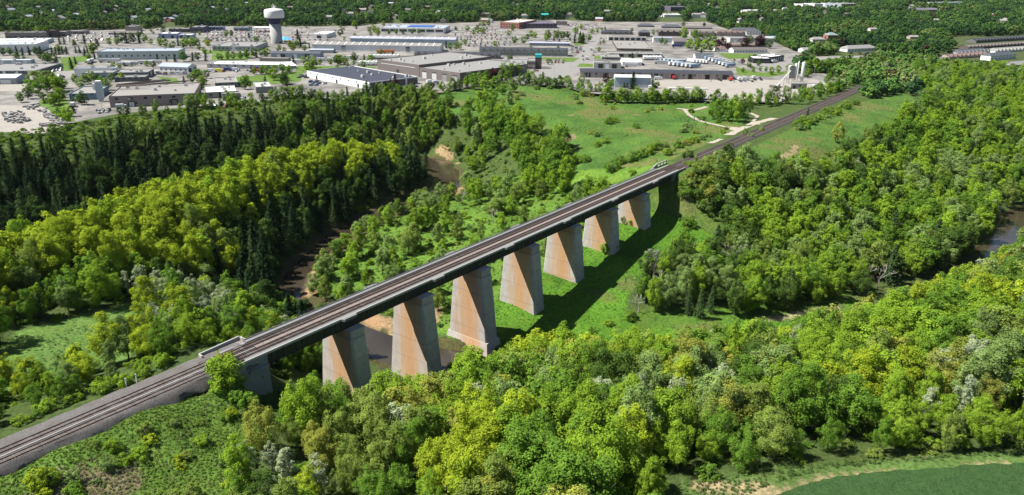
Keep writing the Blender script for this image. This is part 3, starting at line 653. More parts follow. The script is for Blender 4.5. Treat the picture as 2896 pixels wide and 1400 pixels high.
ROWS = [
 ('warehouse','R',103,148,-75,-38,125,114,'white','white','sky',[Wn('f',6,1.5)],'white hall with a row of skylights at the left edge'),
 ('warehouse','R',133,124,-75,-38,113,107,'ltblue','white','flat',[Dr('f',3)],'white-roofed shed behind the skylit hall at the left edge'),
 ('shop','L',16,109,132,-45,92,89,'taupe','greyroof','flat',[('band','f',6,11,2.2,1)],'long taupe strip of shops behind the skylit hall'),
 ('shop','L',133,107,161,-45,87,85,'dkbrown','brownroof','flat',[('band','f',2,8,2,2)],'dark brown shop front taller than the shops beside it'),
 ('shop','L',161,104,187,-45,90,87,'taupe','greyroof','flat',[('band','f',2,8,2,1)],'low taupe shop right of the dark brown shop front'),
 ('shop','L',189,97,240,-45,88,85,'pinkbeige','greyroof','flat',[('band','f',3,10,2,1)],'low pinkish shop beside the far car park on the left'),
 ('house','L',306,98,395,-45,93,87,'taupe','brownroof','gable',[Wn('f',6,1.2)],'long low house with brown pitched roof before the woods'),
 ('apartment_block','L',355,90,386,-45,75,71,'beige','greyroof','flat',[Wn('f',4,2),Wn('f',4,5.2),Wn('f',4,8.4)],'small beige apartment block at the edge of the far woods'),
 ('warehouse','L',277,170,505,-43,146,137,'mint','bluegrey','flat',[Wn('f',13,3.4,1.8,1.6),('pilaster_or_pale_panel','f',9,.4,8,0),('door','r',2,4,4,0)],'long pale mint warehouse with a row of small windows'),
 ('warehouse','R',88,180,-75,-45,170,167,'ltblue','white','flat',[Rd('f',5)],'white-roofed strip at the left edge above the grey-roofed block'),
 ('factory','R',101,213,-75,-45,200,179,'dkgrey','greyroof','flat',[Rd('f',5,2.4),Wn('f',8,3)],'flat grey-roofed block with white parapet at the left edge'),
 ('shed','R',48,238,-75,-45,220,209,'bluegrey','mint','low',[Rd('f',2,8,3.6)],'grey shed with pale green roof and wide door at the left edge'),
 ('factory','L',213,218,330,-40,194,191,'white','bluegrey','flat',[],'white-ended block behind the low dark-walled factory'),
 ('factory','L',233,226,322,-40,207,198,'bluegrey','greyroof','flat',[Wn('f',5,2)],'grey flat-roofed factory wing with blue-grey wall'),
 ('factory','L',323,222,420,-40,206,196,'dkgrey','greyroof','flat',[Wn('f',6,2),Rd('r',1)],'dark-walled factory wing with grey flat roof'),
 ('factory','L',325,232,412,-40,219,213,'dkgrey','greyroof','flat',[Wn('f',5,2,2,1.6)],'low dark annex in front of the dark-walled factory wing'),
 ('factory','L',198,284,275,-38,266,245,'steelblue','beigeroof','flat',[Wn('f',3,3.5)],'steel-blue factory block with beige flat roof on the left'),
 ('factory','L',313,305,554,-35,273,241,'pink','beigeroof','flat',[Wn('f',6,5.5,2.2,1.6),Dr('f',2,5,4.5),Wn('f',5,2,1.8,1.6),('roller_door','f',2,3.2,3.6,.05),('pilaster_or_pale_panel','l',1,9,9,0)],'large pinkish brick factory with beige flat roof and roof pipes'),  # broad pale panel makes the left side wall lighter
 ('workshop','L',610,250,674,-30,235,220,'dkgrey','beigeroof','flat',[Wn('f',2,3),('pilaster_or_pale_panel','l',3,4,6,0)],'square dark workshop with beige roof behind the white-roofed one'),  # pale left panels paint the sunlit side onto the dark walls
 ('workshop','L',583,279,671,-30,262,245,'sage','white','flat',[Wn('f',3,2,2.4,1.5),Dr('f',1)],'workshop with bright white flat roof right of the brick factory'),
 ('workshop','L',630,286,681,-30,266,261,'grey','greyroof','flat',[('band','f',1,14,2.2,1)],'low grey annex in front of the white-roofed workshop'),
 ('workshop','L',725,264,771,-30,247,232,'grey','ltgrey','flat',[Wn('l',3,2)],'lone grey box workshop with pale roof by the wood'),
 ('warehouse','L',450,202,532,-63,187,177,'white','bluegrey','gable',[Wn('f',8,5.2,1,.8),Wn('f',6,1.6),Dr('r',2,4,3.6),Wn('r',4,4.5)],'white warehouse with blue-grey pitched roof and small windows'),
 ('warehouse','L',586,193,792,-55,181,172,'ltgrey','white','flat',[Wn('f',9,2.6,2,1)],'long light grey warehouse with bright white roof'),
 ('warehouse','L',735,176,817,-55,164,163,'taupe','white','flat',[],'taupe upper block standing behind the long white-roofed warehouse'),
 ('warehouse','L',788,197,838,-20,188,177,'bluegrey','white','low',[Dr('f',1)],'small white-roofed annex at the end of the long light grey warehouse'),
 ('warehouse','L',602,144,722,-50,131,118,'ltgrey','greyroof','flat',[Wn('f',10,2.5,1.6,1.6),Rd('f',1,6,5)],'light grey warehouse with grey roof left of the water tower'),
 ('warehouse','L',449,109,501,-45,95,91,'peri','white','flat',[Dr('f',2)],'blue-walled warehouse with white roof before the far car parks'),
 ('warehouse','L',503,109,545,-45,99,96,'peri','white','flat',[Dr('f',2)],'lower blue-walled annex right of the blue-walled warehouse'),
 ('office_block','L',478,92,535,-45,82,79,'brown','greyroof','flat',[('band','f',4,7,2,1.5)],'brown office strip at the edge of the far woods'),
 ('office_block','L',538,93,576,-45,77,72,'purple','greyroof','flat',[('band','f',3,7,2.4,3)],'dark purplish block at the edge of the far woods'),
 ('office_block','L',577,87,632,-45,76,74,'peri','greyroof','flat',[('band','f',5,6,2.5,2)],'bluish glazed block right of the dark purplish one'),
 ('shop','L',661,88,702,-50,78,75,'bluegrey','greyroof','flat',[('band','f',3,6,2,1)],'small blue-grey shop before the woods left of the water tower'),
 ('warehouse','L',881,108,924,-56,96,-46,'white','white','flat',[Dr('f',1,6,4),Wn('r',4,2)],'white cube-like warehouse right of the water tower'),
 ('warehouse','L',882,143,1245,-56,125,117,'white','beigeroof','low',['ribs',('roller_door','f',2,5,5,.05),Dr('f',2,5,6),('pilaster_or_pale_panel','f',14,.3,12,0)],'very long white warehouse with ribbed roof in the middle of town'),
 ('warehouse','R',1288,129,990,-56,112,106,'ltblue','lav','low',['ribs'],'lilac-roofed hall behind the very long white warehouse'),
 ('warehouse','L',766,165,904,-53,150,144,'bluegrey','slate','low',[Dr('f',2,5,5),Rd('f',3,4,4.5),('pilaster_or_pale_panel','f',6,.3,8,0)],'blue-grey warehouse with dark pitched roof and dock doors'),
 ('workshop','L',875,150,942,-53,141,137,'ltgrey','bluegrey','low',[('band','f',6,5,1.2,3)],'light grey workshop with window band behind the blue-grey warehouse'),
 ('school','L',1077,93,1255,-56,78,69,'white','bluegrey','flat',['bluepatch',('band','f',7,12,3.5,2.5),('blue_panel','r',1,8,5,0)],'white building with blue roof before the far woods'),
 ('factory','L',1068,201,1186,-94,168,-98,'brownwall','greyroof','flat',[Dr('f',1),('pilaster_or_pale_panel','f',1,50,.6,8)],'taller half of the big dark brown factory'),
 ('factory','L',1187,219,1301,-94,191,-92,'brownwall','greyroof','flat',[('roller_door','f',4,6,5.5,.05),Dr('f',4,6,6.5),('band','r',3,16,2,3)],'lower half of the big dark brown factory with loading docks'),
 ('factory','L',869,219,1045,-97,200,-52,'white','navy','flat',[Rd('f',6,3,3.6),Dr('f',3,2.4,3.2),Wn('f',8,4,1.4,1),('band','r',4,11,5,.5)],'white industrial block with dark mottled roof before the wood'),
 ('row_housing','L',1172,162,1412,-58,152,142,'taupe','dkslate','gable',['dormers',Wn('f',20,1.5)],'long dark-roofed row with dormers behind the brown factory'),
 ('row_housing','L',1356,156,1606,-56,140,128,'sage','dkslate','gable',['dormers',Wn('f',24,1.5),('pilaster_or_pale_panel','f',24,.6,6,0)],'long dark-roofed row with pale fins left of the straight road'),
 ('row_housing','L',1497,129,1612,-56,121,112,'bluegrey','lav','low',[Wn('f',12,2)],'lilac-roofed row behind the long dark-roofed row'),
 ('office_block','L',1432,193,1489,-56,182,167,'ltblue','greyroof','flat',[('band','f',1,30,.6,4)],'pale blue low block left of the corner tower with teal top'),
 ('office_block','L',1490,196,1513,-56,172,165,'beige','greyroof','flat',[Wn('f',4,5,1.2,2.4),Wn('f',4,1,1.2,2)],'beige two-storey office block beside the teal-topped tower'),
 ('hospital','L',1414,80,1468,-75,62,-80,'brick','offwhite','flat',[Wn('f',7,2,2,2),Wn('f',7,6,2,2),Wn('f',7,10,2,2),Wn('r',12,3,3,3),Wn('r',12,8,3,3)],'red brick hospital-like block with white roof top before the far woods'),
 ('office_block','L',1470,80,1575,-45,67,59,'purple','purple','flat',[Wn('f',10,3,2.5,3),Wn('f',10,8,2.5,2.5)],'dark purple-grey wing right of the red brick block'),
 ('clinic','L',1572,72,1604,-50,60,57,'beige','greyroof','flat',[Wn('f',4,3),Wn('f',4,7)],'beige block right of the dark purple-grey wing'),
 ('workshop','L',1745,144,1845,-56,137,108,'brown','beigeroof','flat',[Wn('f',3,1.5)],'broad brown-walled workshop with pale flat roof right of the road'),
 ('workshop','L',1720,114,1828,-56,105,102,'offwhite','greyroof','flat',[Dr('f',7,5,4.4)],'off-white garage with a row of dark doors behind the brown workshop'),
 ('workshop','L',1718,161,1874,-56,151,145,'sage','greyroof','flat',[Dr('f',6,5,4),('pilaster_or_pale_panel','f',8,.5,6,0)],'low sage-grey garage in front of the broad brown-walled workshop'),
 ('workshop','L',1701,169,1753,-56,161,153,'sage','beigeroof','flat',[('band','f',1,36,1,1)],'small beige-roofed office right of the road bend'),
 ('workshop','L',1679,193,1756,-56,177,171,'ltgrey','beigeroof','flat',[Rd('f',1,4,4),Dr('f',2,5,4.5)],'light grey garage with one white and two dark doors by the road bend'),
 ('warehouse','L',1760,185,1815,-56,175,165,'white','mint','low',[],'white shed with pale mint roof beside the trailer yard'),
 ('warehouse','L',1640,219,2073,-56,202,193,'pinkbeige','dkslate','low',[('pilaster_or_pale_panel','f',28,.6,6,0),Dr('f',9,4,4.6),Wn('f',14,3,2,1.3)],'very long beige block with dark roof and many bay doors'),
 ('warehouse','L',1738,247,1839,-56,218,210,'ltblue','mint','low',[Dr('f',1,3,3)],'pale blue windowless warehouse behind a tall spruce'),
 ('warehouse','L',1847,120,1900,-56,106,104,'white','bluegrey','low',[],'white warehouse with blue-grey roof right of the off-white garage'),
 ('warehouse','L',1905,130,1942,-56,117,108,'grey','brownroof','gable',[('pilaster_or_pale_panel','l',1,18,5,0)],'grey gabled warehouse behind the dark blue trailer'),  # broad pale panel on the left is the white gable wall
 ('shed','L',1966,166,2018,-56,157,149,'white','slate','gable',[],'white gabled shed behind the parked trailers'),
 ('townhouse','L',1862,102,1930,-56,89,78,'brown','brownroof','gable',['dormers',Wn('f',9,1.5),Wn('f',9,4.5)],'brown brick townhouse row with dormers'),
 ('townhouse','L',1806,104,1838,-56,91,82,'brown','slate','hip',[Wn('f',4,1.5),Wn('f',4,4.5)],'brown townhouse end with slate hipped roof'),
 ('townhouse','L',1952,101,2022,-56,91,82,'beige','brownroof','gable',['dormers',Wn('f',9,1.5),Wn('f',9,4.5)],'beige townhouse row with brown roof'),
 ('townhouse','L',2026,102,2108,-56,91,80,'pinkbeige','redroof','gable',['dormers',Wn('f',10,1.5),Wn('f',10,4.5)],'pinkish townhouse row with reddish roof'),
 ('townhouse','L',2110,99,2152,-56,89,82,'white','slate','hip',[Wn('f',5,1.5),Wn('f',5,4.5)],'white townhouse row with slate roof at its right end'),
 ('townhouse','L',1700,97,1790,-56,91,80,'taupe','dkslate','hip',['dormers',Wn('f',8,1.5)],'long dark-roofed house behind the end of the straight road'),
 ('townhouse','L',1804,76,1850,-56,72,64,'brown','slate','hip',[Wn('f',6,2)],'slate-roofed townhouse at the back of the brown rows, the left one'),
 ('townhouse','L',1872,79,1928,-56,75,65,'brown','slate','hip',[Wn('f',7,2)],'slate-roofed townhouse at the back of the brown rows, the right one'),
 ('townhouse','L',1932,82,2014,-56,78,69,'taupe','brownroof','gable',[Wn('f',10,2)],'brown-roofed row at the back of the townhouses'),
 ('townhouse','L',2068,90,2145,-56,84,76,'beige','slate','hip',[Wn('f',8,2)],'slate-roofed row behind the pinkish townhouse row'),
 ('warehouse','L',2064,121,2182,-50,108,103,'offwhite','greyroof','flat',[Rd('f',4,4,4)],'broad off-white block behind the dark red trees'),
 ('row_house','L',2074,150,2170,-45,141,133,'white','brownroof','gable',[Wn('f',12,1.3),Wn('f',10,3.6)],'white row of houses with dark brown roof beside the lawn'),
 ('house','L',2028,147,2054,-45,139,130,'white','redroof','gable',[Wn('f',3,1.5)],'small white house with reddish brown gable roof by the lawn'),
 ('row_house','L',2050,134,2166,-45,128,123,'taupe','redroof','gable',[Wn('f',10,1.3)],'brown-roofed row of houses behind the white row'),
 ('shop','L',2130,179,2179,-56,165,158,'black','white','flat',[('band','f',2,8,2.2,1)],'low black shop wing with white roof near the silos'),
 ('shop','L',2179,177,2216,-14,161,-24,'black','white','flat',[('roller_door','f',6,1.2,4.5,.4)],'black shop with white roof and pale stripes near the silos'),
 ('house','L',2341,110,2371,-45,99,91,'brick','greenroof','hip',[Wn('f',3,1.5),Wn('f',3,4)],'red brick house with grey-green hipped roof among the trees'),
 ('row_house','L',2396,147,2480,-30,138,126,'white','greyroof','hip',[Wn('f',9,1.3),Wn('f',9,3.8)],'white row of houses by the road to the overpass'),
 ('house','L',2272,150,2292,-45,141,134,'white','greyroof','gable',[Wn('f',2,1.5)],'white gabled house between dark trees above the silos'),
 ('house','L',2298,118,2336,-45,111,104,'offwhite','greyroof','hip',[Wn('f',4,1.5)],'off-white house with grey roof below the red brick house'),
 ('house','L',2160,118,2196,-45,108,102,'white','bluegrey','gable',[Wn('f',4,1.5)],'white house with blue-grey roof at the edge of the trees'),
 ('house','L',2462,88,2486,-45,82,78,'offwhite','greyroof','gable',[Wn('f',2,1.5)],'off-white house half hidden in the woods above the overpass'),
 ('house','L',2574,110,2604,-45,104,99,'beige','beigeroof','hip',[Wn('f',2,1.5)],'beige house alone in the woods on the right'),
 ('apartment_block','L',2270,23,2292,-30,12,10,'white','greyroof','flat',[Wn('f',4,3,2,2),Wn('f',4,8,2,2)],'white apartment block far off at the top, left of four'),
 ('apartment_block','L',2302,24,2326,-30,11,9,'white','greyroof','flat',[Wn('f',4,3,2,2),Wn('f',4,8,2,2)],'white apartment block far off at the top, second of four'),
 ('apartment_block','L',2342,23,2374,-30,10,8,'white','greyroof','flat',[Wn('f',5,3,2,2),Wn('f',5,8,2,2)],'white apartment block far off at the top, third of four'),
 ('apartment_block','L',2377,28,2424,-30,11,8,'bluegrey','greyroof','flat',[Wn('f',7,3,3,3),Wn('f',7,9,3,3)],'bluish apartment block far off at the top, right of four'),
 ('arena','L',2572,38,2697,-30,29,21,'lav','purple','flat',[('band','f',14,7,3,4)],'long purplish arena with window band far off at the top right'),
 ('warehouse','L',2627,13,2737,-30,8,6,'mint','greenroof','flat',[],'thin pale green building along the very top right'),
 ('office_block','L',1896,33,1945,-45,20,16,'purple','slate','flat',[('band','f',4,8,3,4)],'dark block far off in the woods at the top'),
 ('house','L',1878,49,1932,-45,42,38,'white','offwhite','flat',[Wn('f',6,2)],'white low building far off below the dark block'),
 ('house','L',2112,37,2158,-45,30,27,'white','offwhite','flat',[Wn('f',5,2)],'white low building far off in the woods at the top right'),
 ('townhouse','L',2760,122,2925,-24,115,101,'dkgrey','dkslate','gable',['dormers',Wn('f',16,1.5)],'long dark slate-roofed townhouse row at the right edge'),
 ('townhouse','L',2738,140,2925,-24,134,126,'brown','brownroof','gable',['dormers',Wn('f',14,1.5)],'brown-roofed townhouse row below the dark slate row'),
 ('townhouse','L',2715,154,2800,-24,149,140,'white','slate','hip',['dormers',Wn('f',9,1.5)],'slate-roofed townhouse row at the right with white walls'),
 ('townhouse','L',2686,168,2792,-24,161,150,'pinkbeige','redroof','gable',['dormers',Wn('f',10,1.5)],'reddish-roofed townhouse row nearest the wood on the right'),
 ('townhouse','L',2800,172,2872,-24,158,150,'white','slate','hip',[Wn('f',7,1.5),Wn('f',7,4.5)],'white townhouses with slate hipped roof near the right edge'),
 ('townhouse','L',2815,150,2925,-24,144,136,'white','greyroof','hip',['dormers',Wn('f',9,1.5)],'grey-roofed white townhouse row in the middle of the right rows'),
 ('townhouse','L',2852,196,2930,-24,185,176,'offwhite','greyroof','hip',[Wn('f',6,1.5)],'grey-roofed house in the corner of the rows at the right edge'),
]
BUILT = {}
for r_ in ROWS: BUILT[r_[-1]] = building(r_)[0]
bpy.context.view_layer.update()
def adopt(o, label):
    par = BUILT[label]; o.parent = par; o.matrix_parent_inverse = par.matrix_world.inverted()
    for k_ in ('label', 'category'):
        if k_ in o: del o[k_]
# roof pipes and dust collector of the brick factory
q = at(287, 287); b = MB().box(-2.2, 2.2, -2.0, 2.0, 3, 14.5); b.hexa([(-1, -1, -.3), (1, -1, -.3), (1, 1, -.3), (-1, 1, -.3)], [(-2.2, -2.0, 3), (2.2, -2.0, 3), (2.2, 2.0, 3), (-2.2, 2.0, 3)])
dc = b.build('dust_collector', [cm('ltblue')], None, (*q, Z0), (0, 0, math.radians(-38))); tag(dc, 'tall pale dust collector standing between the blue and brick factory blocks', 'silo')
MB().box(-4.0, -2.21, -1, 1, 9, 13.5).build('duct', [cm('white')], dc); MB().box(-1.8, 1.8, -1.8, 1.8, 14.5, 15.5).build('cap', [cm('white')], dc)
q = at(330, 268); b = MB(); P0 = Vector((0, 0, 0)); u_ = Vector((math.cos(math.radians(-35)), math.sin(math.radians(-35)), 0)); n_ = Vector((-u_.y, u_.x, 0)); rz_ = 9.9
rp = empty('roof_pipe', (*at(318, 290), Z0 + rz_), math.radians(-35), 'dark ventilation pipes snaking over the brick factory roof', 'pipe')
for pts in ([(2, 14), (20, 22), (38, 34), (34, 38), (14, 26), (2, 18)], [(2, 11), (24, 15), (52, 27), (54, 24)], [(3, 9), (16, 10), (24, 9)]): MB().tube([(x, y, .7) for x, y in pts], .55, 6).build('pipe', [cm('brown')], rp)
adopt(rp, 'large pinkish brick factory with beige flat roof and roof pipes')
# teal-topped corner tower
q = at(1513, 194); tw = empty('corner_tower', (*q, Z0), math.radians(-56), 'brown corner tower with bright teal top by the road bend', 'tower')
MB().box(0, 6.5, 0, 6.5, -.5, 11).build('shaft', [cm('brown')], tw); MB().box(-.15, 6.65, -.15, 6.65, 11, 14.2).build('crown', [cm('teal')], tw); MB().box(-.06, 0.02, 2, 4.5, 0, 9).build('window', [GLASS], tw)
q = at(1530, 66); td = empty('roof_dome', (*q, Z0 + 15), math.radians(-45), 'bright teal curved roof on the dark wing beside the brick block', 'roof')
b = MB(); n_ = 8
for i in range(n_):
    a0, a1 = math.pi * i / n_, math.pi * (i + 1) / n_; b.face([(0, 4 * math.cos(a0), 2.2 * math.sin(a0)), (13, 4 * math.cos(a0), 2.2 * math.sin(a0)), (13, 4 * math.cos(a1), 2.2 * math.sin(a1)), (0, 4 * math.cos(a1), 2.2 * math.sin(a1))])
b.build('vault', [cm('teal')], td); adopt(td, 'dark purple-grey wing right of the red brick block')
q = at(805, 118); cn = empty('market_canopy', (*q, Z0), 0, 'small bright blue tent roof at the foot of the water tower', 'canopy')
MB().face([(-8, -8, 3), (8, -8, 3), (0, 0, 7)]).face([(8, -8, 3), (8, 8, 3), (0, 0, 7)]).face([(8, 8, 3), (-8, 8, 3), (0, 0, 7)]).face([(-8, 8, 3), (-8, -8, 3), (0, 0, 7)]).build('tent_roof', [paint('sky_blue_tarp', (.10, .38, .66), .6)], cn)
for x in (-7.5, 7.5):
    for y in (-7.5, 7.5): MB().box(x - .15, x + .15, y - .15, y + .15, -.2, 3.2).build('post', [cm('white')], cn)
q = at(750, 90); cn = empty('fuel_canopy', (*q, Z0), math.radians(-50), 'white flat fuel station canopy left of the water tower', 'canopy')
MB().box(-17, 17, -8, 8, 5.5, 7).build('canopy_roof', [cm('white')], cn)
for x in (-12, 0, 12):
    for y in (-4, 4): MB().box(x - .3, x + .3, y - .3, y + .3, -.2, 5.5).build('post', [cm('grey')], cn)

# ---- water tower
q = at(783.5, 122.5); wt = empty('water_tower', (*q, Z0), 0, 'white water tower with dark blue collar on a wide concrete shaft', 'water tower')
MB().lathe([(7.4, -.5), (7.3, 24.6)], 40).build('shaft', [paint('tower_concrete', (.33, .325, .315), .85, .12, .25)], wt, smooth=True)
MB().lathe([(7.3, 24.6), (7.7, 26.4), (9.2, 29.6), (11.4, 32.2)], 40).build('collar', [paint('navy_paint', (.010, .015, .060), .5)], wt, smooth=True)
tk = MB().lathe([(11.4, 32.2), (12.3, 32.5), (12.6, 33.4), (12.6, 40.3), (12.0, 42.1), (10.6, 43.0), (0.3, 44.6)], 48).build('tank', [paint('tank_white', (.60, .60, .595), .45, .05, .2)], wt, smooth=True)
b = MB()
for x, y, hh_ in ((0, 0, 5.2), (1.6, 1, 3.4), (-1.4, .8, 3.0), (.6, -1.6, 2.6), (3.2, -.4, 2.2)): b.box(x - .22, x + .22, y - .22, y + .22, 43.6, 44.6 + hh_); b.box(x - .6, x + .6, y - .15, y + .15, 43.8 + hh_, 44.7 + hh_)
b.build('antenna', [cm('white')], tk)
MB().box(-1.0, 1.0, -7.9, -7.4, -.2, 2.6).build('door', [DOORM], wt)

# ---- concrete plant
def P_at(px, py): q = at(px, py); return (q[0], q[1], Z0)
SILOW = paint('silo_white', (.50, .51, .51), .45, .08, .3); PLANTG = paint('plant_grey', (.29, .28, .265), .8, .15, .3)
for i, (px, py, r_, z0_, z1_) in enumerate(((2266, 236, 1.6, 5, 18.5), (2246, 232, 1.4, 4, 16.0), (2253, 229, .8, 3, 17.0))):
    s = empty('cement_silo', P_at(px, py), 0, ['tall white cement silo on legs, the widest of the plant', 'white cement silo beside the grey tower of the plant', 'slim white silo between the two wider silos'][i], 'silo')
    MB().lathe([(.35, z0_ - 2.4), (r_, z0_), (r_, z1_), (r_ * .75, z1_ + .6), (.1, z1_ + .9)], 20).build('tank', [SILOW], s, smooth=True)
    for a in range(4): MB().tube([(r_ * .85 * math.cos(a * 1.571 + .78), r_ * .85 * math.sin(a * 1.571 + .78), -.3), (r_ * .85 * math.cos(a * 1.571 + .78), r_ * .85 * math.sin(a * 1.571 + .78), z0_)], .16, 5).build('leg', [SILOW], s)
    MB().tube([(r_, 0, z1_), (r_, 0, z1_ + 2)], .12, 5).build('vent_pipe', [SILOW], s)
t = empty('batching_tower', P_at(2234, 236), math.radians(-50), 'grey boxy batching tower of the concrete plant', 'tower')
MB().box(-2.8, 2.8, -2.4, 2.4, 5, 15).hexa([(-2.8, -2.4, 15), (2.8, -2.4, 15), (2.8, 2.4, 15), (-2.8, 2.4, 15)], [(-1.4, -2.4, 16.4), (1.4, -2.4, 16.4), (1.4, 2.4, 16.4), (-1.4, 2.4, 16.4)]).build('housing', [PLANTG], t)
for x in (-2.4, 2.4):
    for y in (-2, 2): MB().box(x - .2, x + .2, y - .2, y + .2, -.3, 5).build('leg', [PLANTG], t)
c0, c1 = Vector(P_at(2192, 250)), Vector((*at(2230, 240), Z0 + 12.5)); cv = empty('conveyor', c0, 0, 'inclined conveyor climbing to the batching tower', 'conveyor'); d = c1 - c0
MB().tube([(0, 0, .6), d], .75, 4).build('belt_gallery', [cm('offwhite')], cv); MB().tube([d * .6 - Vector((0, 0, d.z * .6)), d * .6], .25, 4).build('support_leg', [PLANTG], cv); MB().box(-6, 1, -1.5, 1.5, -.2, 2.2).build('hopper', [cm('brown')], cv, rot=(0, 0, math.radians(-120)))
o_ = empty('plant_office', P_at(2236, 252), math.radians(-50), 'grey block office of the concrete plant', 'building')
MB().box(0, 14, 0, 8, -.3, 4.6).build('wall', [PLANTG], o_); MB().box(-.15, 14.15, -.15, 8.15, 4.6, 4.9).build('roof', [cm('greyroof')], o_); link('window', opening(1.6, 1.6, GLASS), o_, (8, 0, 2)); link('door', opening(2.2, 3, DOORM), o_, (3, 0, .05))
# ---- road overpass over the railway
q0, q1 = at(2490, 163, -1), at(2634, 186, -1); dv = q1 - q0; ln = float(np.hypot(*dv)); ov = empty('road_overpass', (*q0, -2.3), math.atan2(dv[1], dv[0]), 'pale concrete road overpass crossing the railway at the far right', 'bridge')
MB().box(0, ln, 0, 9, 5.6, 6.6).build('deck', [cm('offwhite')], ov); MB().box(0, ln, -.15, .2, 6.3, 7.6).build('parapet', [cm('offwhite')], ov); MB().box(0, ln, 8.8, 9.15, 6.3, 7.6).build('parapet', [cm('offwhite')], ov)
MB().box(ln - 4, ln + 1, .5, 8.5, -2, 5.6).build('abutment', [cm('ltgrey')], ov); MB().box(ln * .35, ln * .35 + 1.2, .5, 8.5, -2, 5.6).build('pier', [cm('ltgrey')], ov)
sg = empty('signal_gantry', (*at(2476, 205), Z0), math.radians(-60), 'white steel gantry over the railway near the overpass', 'gantry')
MB().box(-.3, .3, -.3, .3, -.3, 8).build('leg', [cm('white')], sg); MB().box(17.7, 18.3, -.3, .3, -.3, 8).build('leg', [cm('white')], sg); MB().box(0, 18, -.5, .5, 7.4, 8.1).build('beam', [cm('white')], sg); MB().box(0, 18, -.4, .4, 8.5, 8.7).build('handrail', [cm('white')], sg)
for x in (5, 9, 13): MB().box(x - .4, x + .4, -.4, .4, 8.1, 10).build('signal_head', [cm('grey')], sg)

# ---- vehicles
m = NT('vehicle_paint'); CARP = m.done(m.n('ShaderNodeObjectInfo').outputs['Color'], .35, 0, spec=.5)
TYRE = paint('tyre_rubber', (.02, .02, .02), .9)
def car_mesh(L, W, H, van=False):
    b = MB(); h1 = H * .56; l = L / 2; w = W / 2
    b.hexa([(-l, -w, .28), (l, -w, .28), (l, w, .28), (-l, w, .28)], [(-l * .98, -w * .94, h1), (l * .98, -w * .94, h1 * .92), (l * .98, w * .94, h1 * .92), (-l * .98, w * .94, h1)], 0)
    x0, x1 = (-l * .97, l * .55) if van else (-l * .82, l * .42); t0, t1 = (-l * .93, l * .22) if van else (-l * .55, l * .12)
    b.hexa([(x0, -w * .92, h1), (x1, -w * .92, h1 * .96), (x1, w * .92, h1 * .96), (x0, w * .92, h1)], [(t0, -w * .76, H), (t1, -w * .76, H), (t1, w * .76, H), (t0, w * .76, H)], 1, 0)
    for x in (-l * .62, l * .62):
        for y in (-w * .86, w * .86): b.tube([(x, y - .12, .33), (x, y + .12, .33)], .33, 8, 2)
    return b.mesh('car', [CARP, GLASS, TYRE])
CARS = [car_mesh(4.6, 1.85, 1.48), car_mesh(4.8, 1.95, 1.78, True), car_mesh(4.2, 1.8, 1.5)]
CCOL = [((.55, .55, .54), 'white'), ((.55, .55, .54), 'white'), ((.30, .31, .32), 'silver'), ((.14, .145, .15), 'dark grey'), ((.025, .025, .03), 'black'), ((.025, .025, .03), 'black'), ((.36, .035, .03), 'red'), ((.04, .08, .26), 'blue')]
LOTS = [((580,86,768,118),95,34,'beside the water tower'), ((822,84,955,117),34,34,'right of the water tower'), ((1284,78,1452,120),90,34,'in the big car park right of the blue-roofed building'), ((1320,118,1450,134),30,34,'before the dark-roofed rows'), ((1604,68,1700,82),36,34,'in the car park right of the brick block'), ((1615,131,1648,157),14,-56,'at the end of the long dark-roofed row'), ((1694,108,1712,142),10,28,'along the straight road'),
    ((1552,171,1598,180),12,34,'near the teal-topped tower'), ((143,186,176,206),13,30,'beside the spruce on the left lawn'), ((152,215,182,229),12,30,'behind the yellow-green trees on the left'), ((186,92,318,118),30,34,'in the far left car park'), ((842,214,872,222),6,-5,'at the corner of the white industrial block'), ((872,228,925,244),11,-5,'along the white industrial block'), ((1158,244,1212,255),6,0,'before the dark front of the white industrial block'), ((656,276,700,290),6,30,'before the white-roofed workshop'), ((274,312,312,323),7,40,'in the yard of the brick factory'),
    ((1846,222,2070,231),26,34,'before the very long beige block'), ((2062,220,2160,234),14,34,'in the yard by the concrete plant'), ((555,300,650,306),6,30,'at the foot of the brick factory'), ((1430,200,1530,203),4,-56,'on the road before the teal-topped tower'), ((1640,140,1690,190),5,28,'driving on the straight road'), ((440,206,530,214),10,-56,'before the white pitched-roof warehouse'), ((590,198,720,206),8,30,'before the long white-roofed warehouse'), ((2396,150,2480,155),7,-30,'before the white row of houses'), ((2650,160,2690,172),5,30,'beside the right townhouse rows'), ((1100,200,1180,212),7,-5,'beside the dark brown factory'), ((2060,168,2130,182),5,30,'on the forecourt near the lawn')]
cr = random.Random(4); n_car = 0; rest = []
def inside_bldg(q): return any(math.hypot(q[0] - c_[0], q[1] - c_[1]) < r_ * .72 for c_, r_ in BLDG)
cand = []
for (x0, y0, x1, y1), cnt, ang, where in LOTS:
    rows_ = max(1, int(round(math.sqrt(cnt * 2.2 * (y1 - y0) / max(1, x1 - x0)))) + 1); per = int(math.ceil(cnt / rows_)); k_ = 0
    for r_ in range(rows_):
        for c_ in range(per):
            if k_ >= cnt: break
            k_ += 1; q = at(x0 + (x1 - x0) * (c_ + .5 + cr.uniform(-.28, .28)) / per, y0 + (y1 - y0) * (r_ + .5 + cr.uniform(-.12, .12)) / rows_)
            if inside_bldg(q): continue
            cand.append((float(np.hypot(*(q - CAMP[:2]))), q, ang, where))
cand.sort(key=lambda t: t[0])
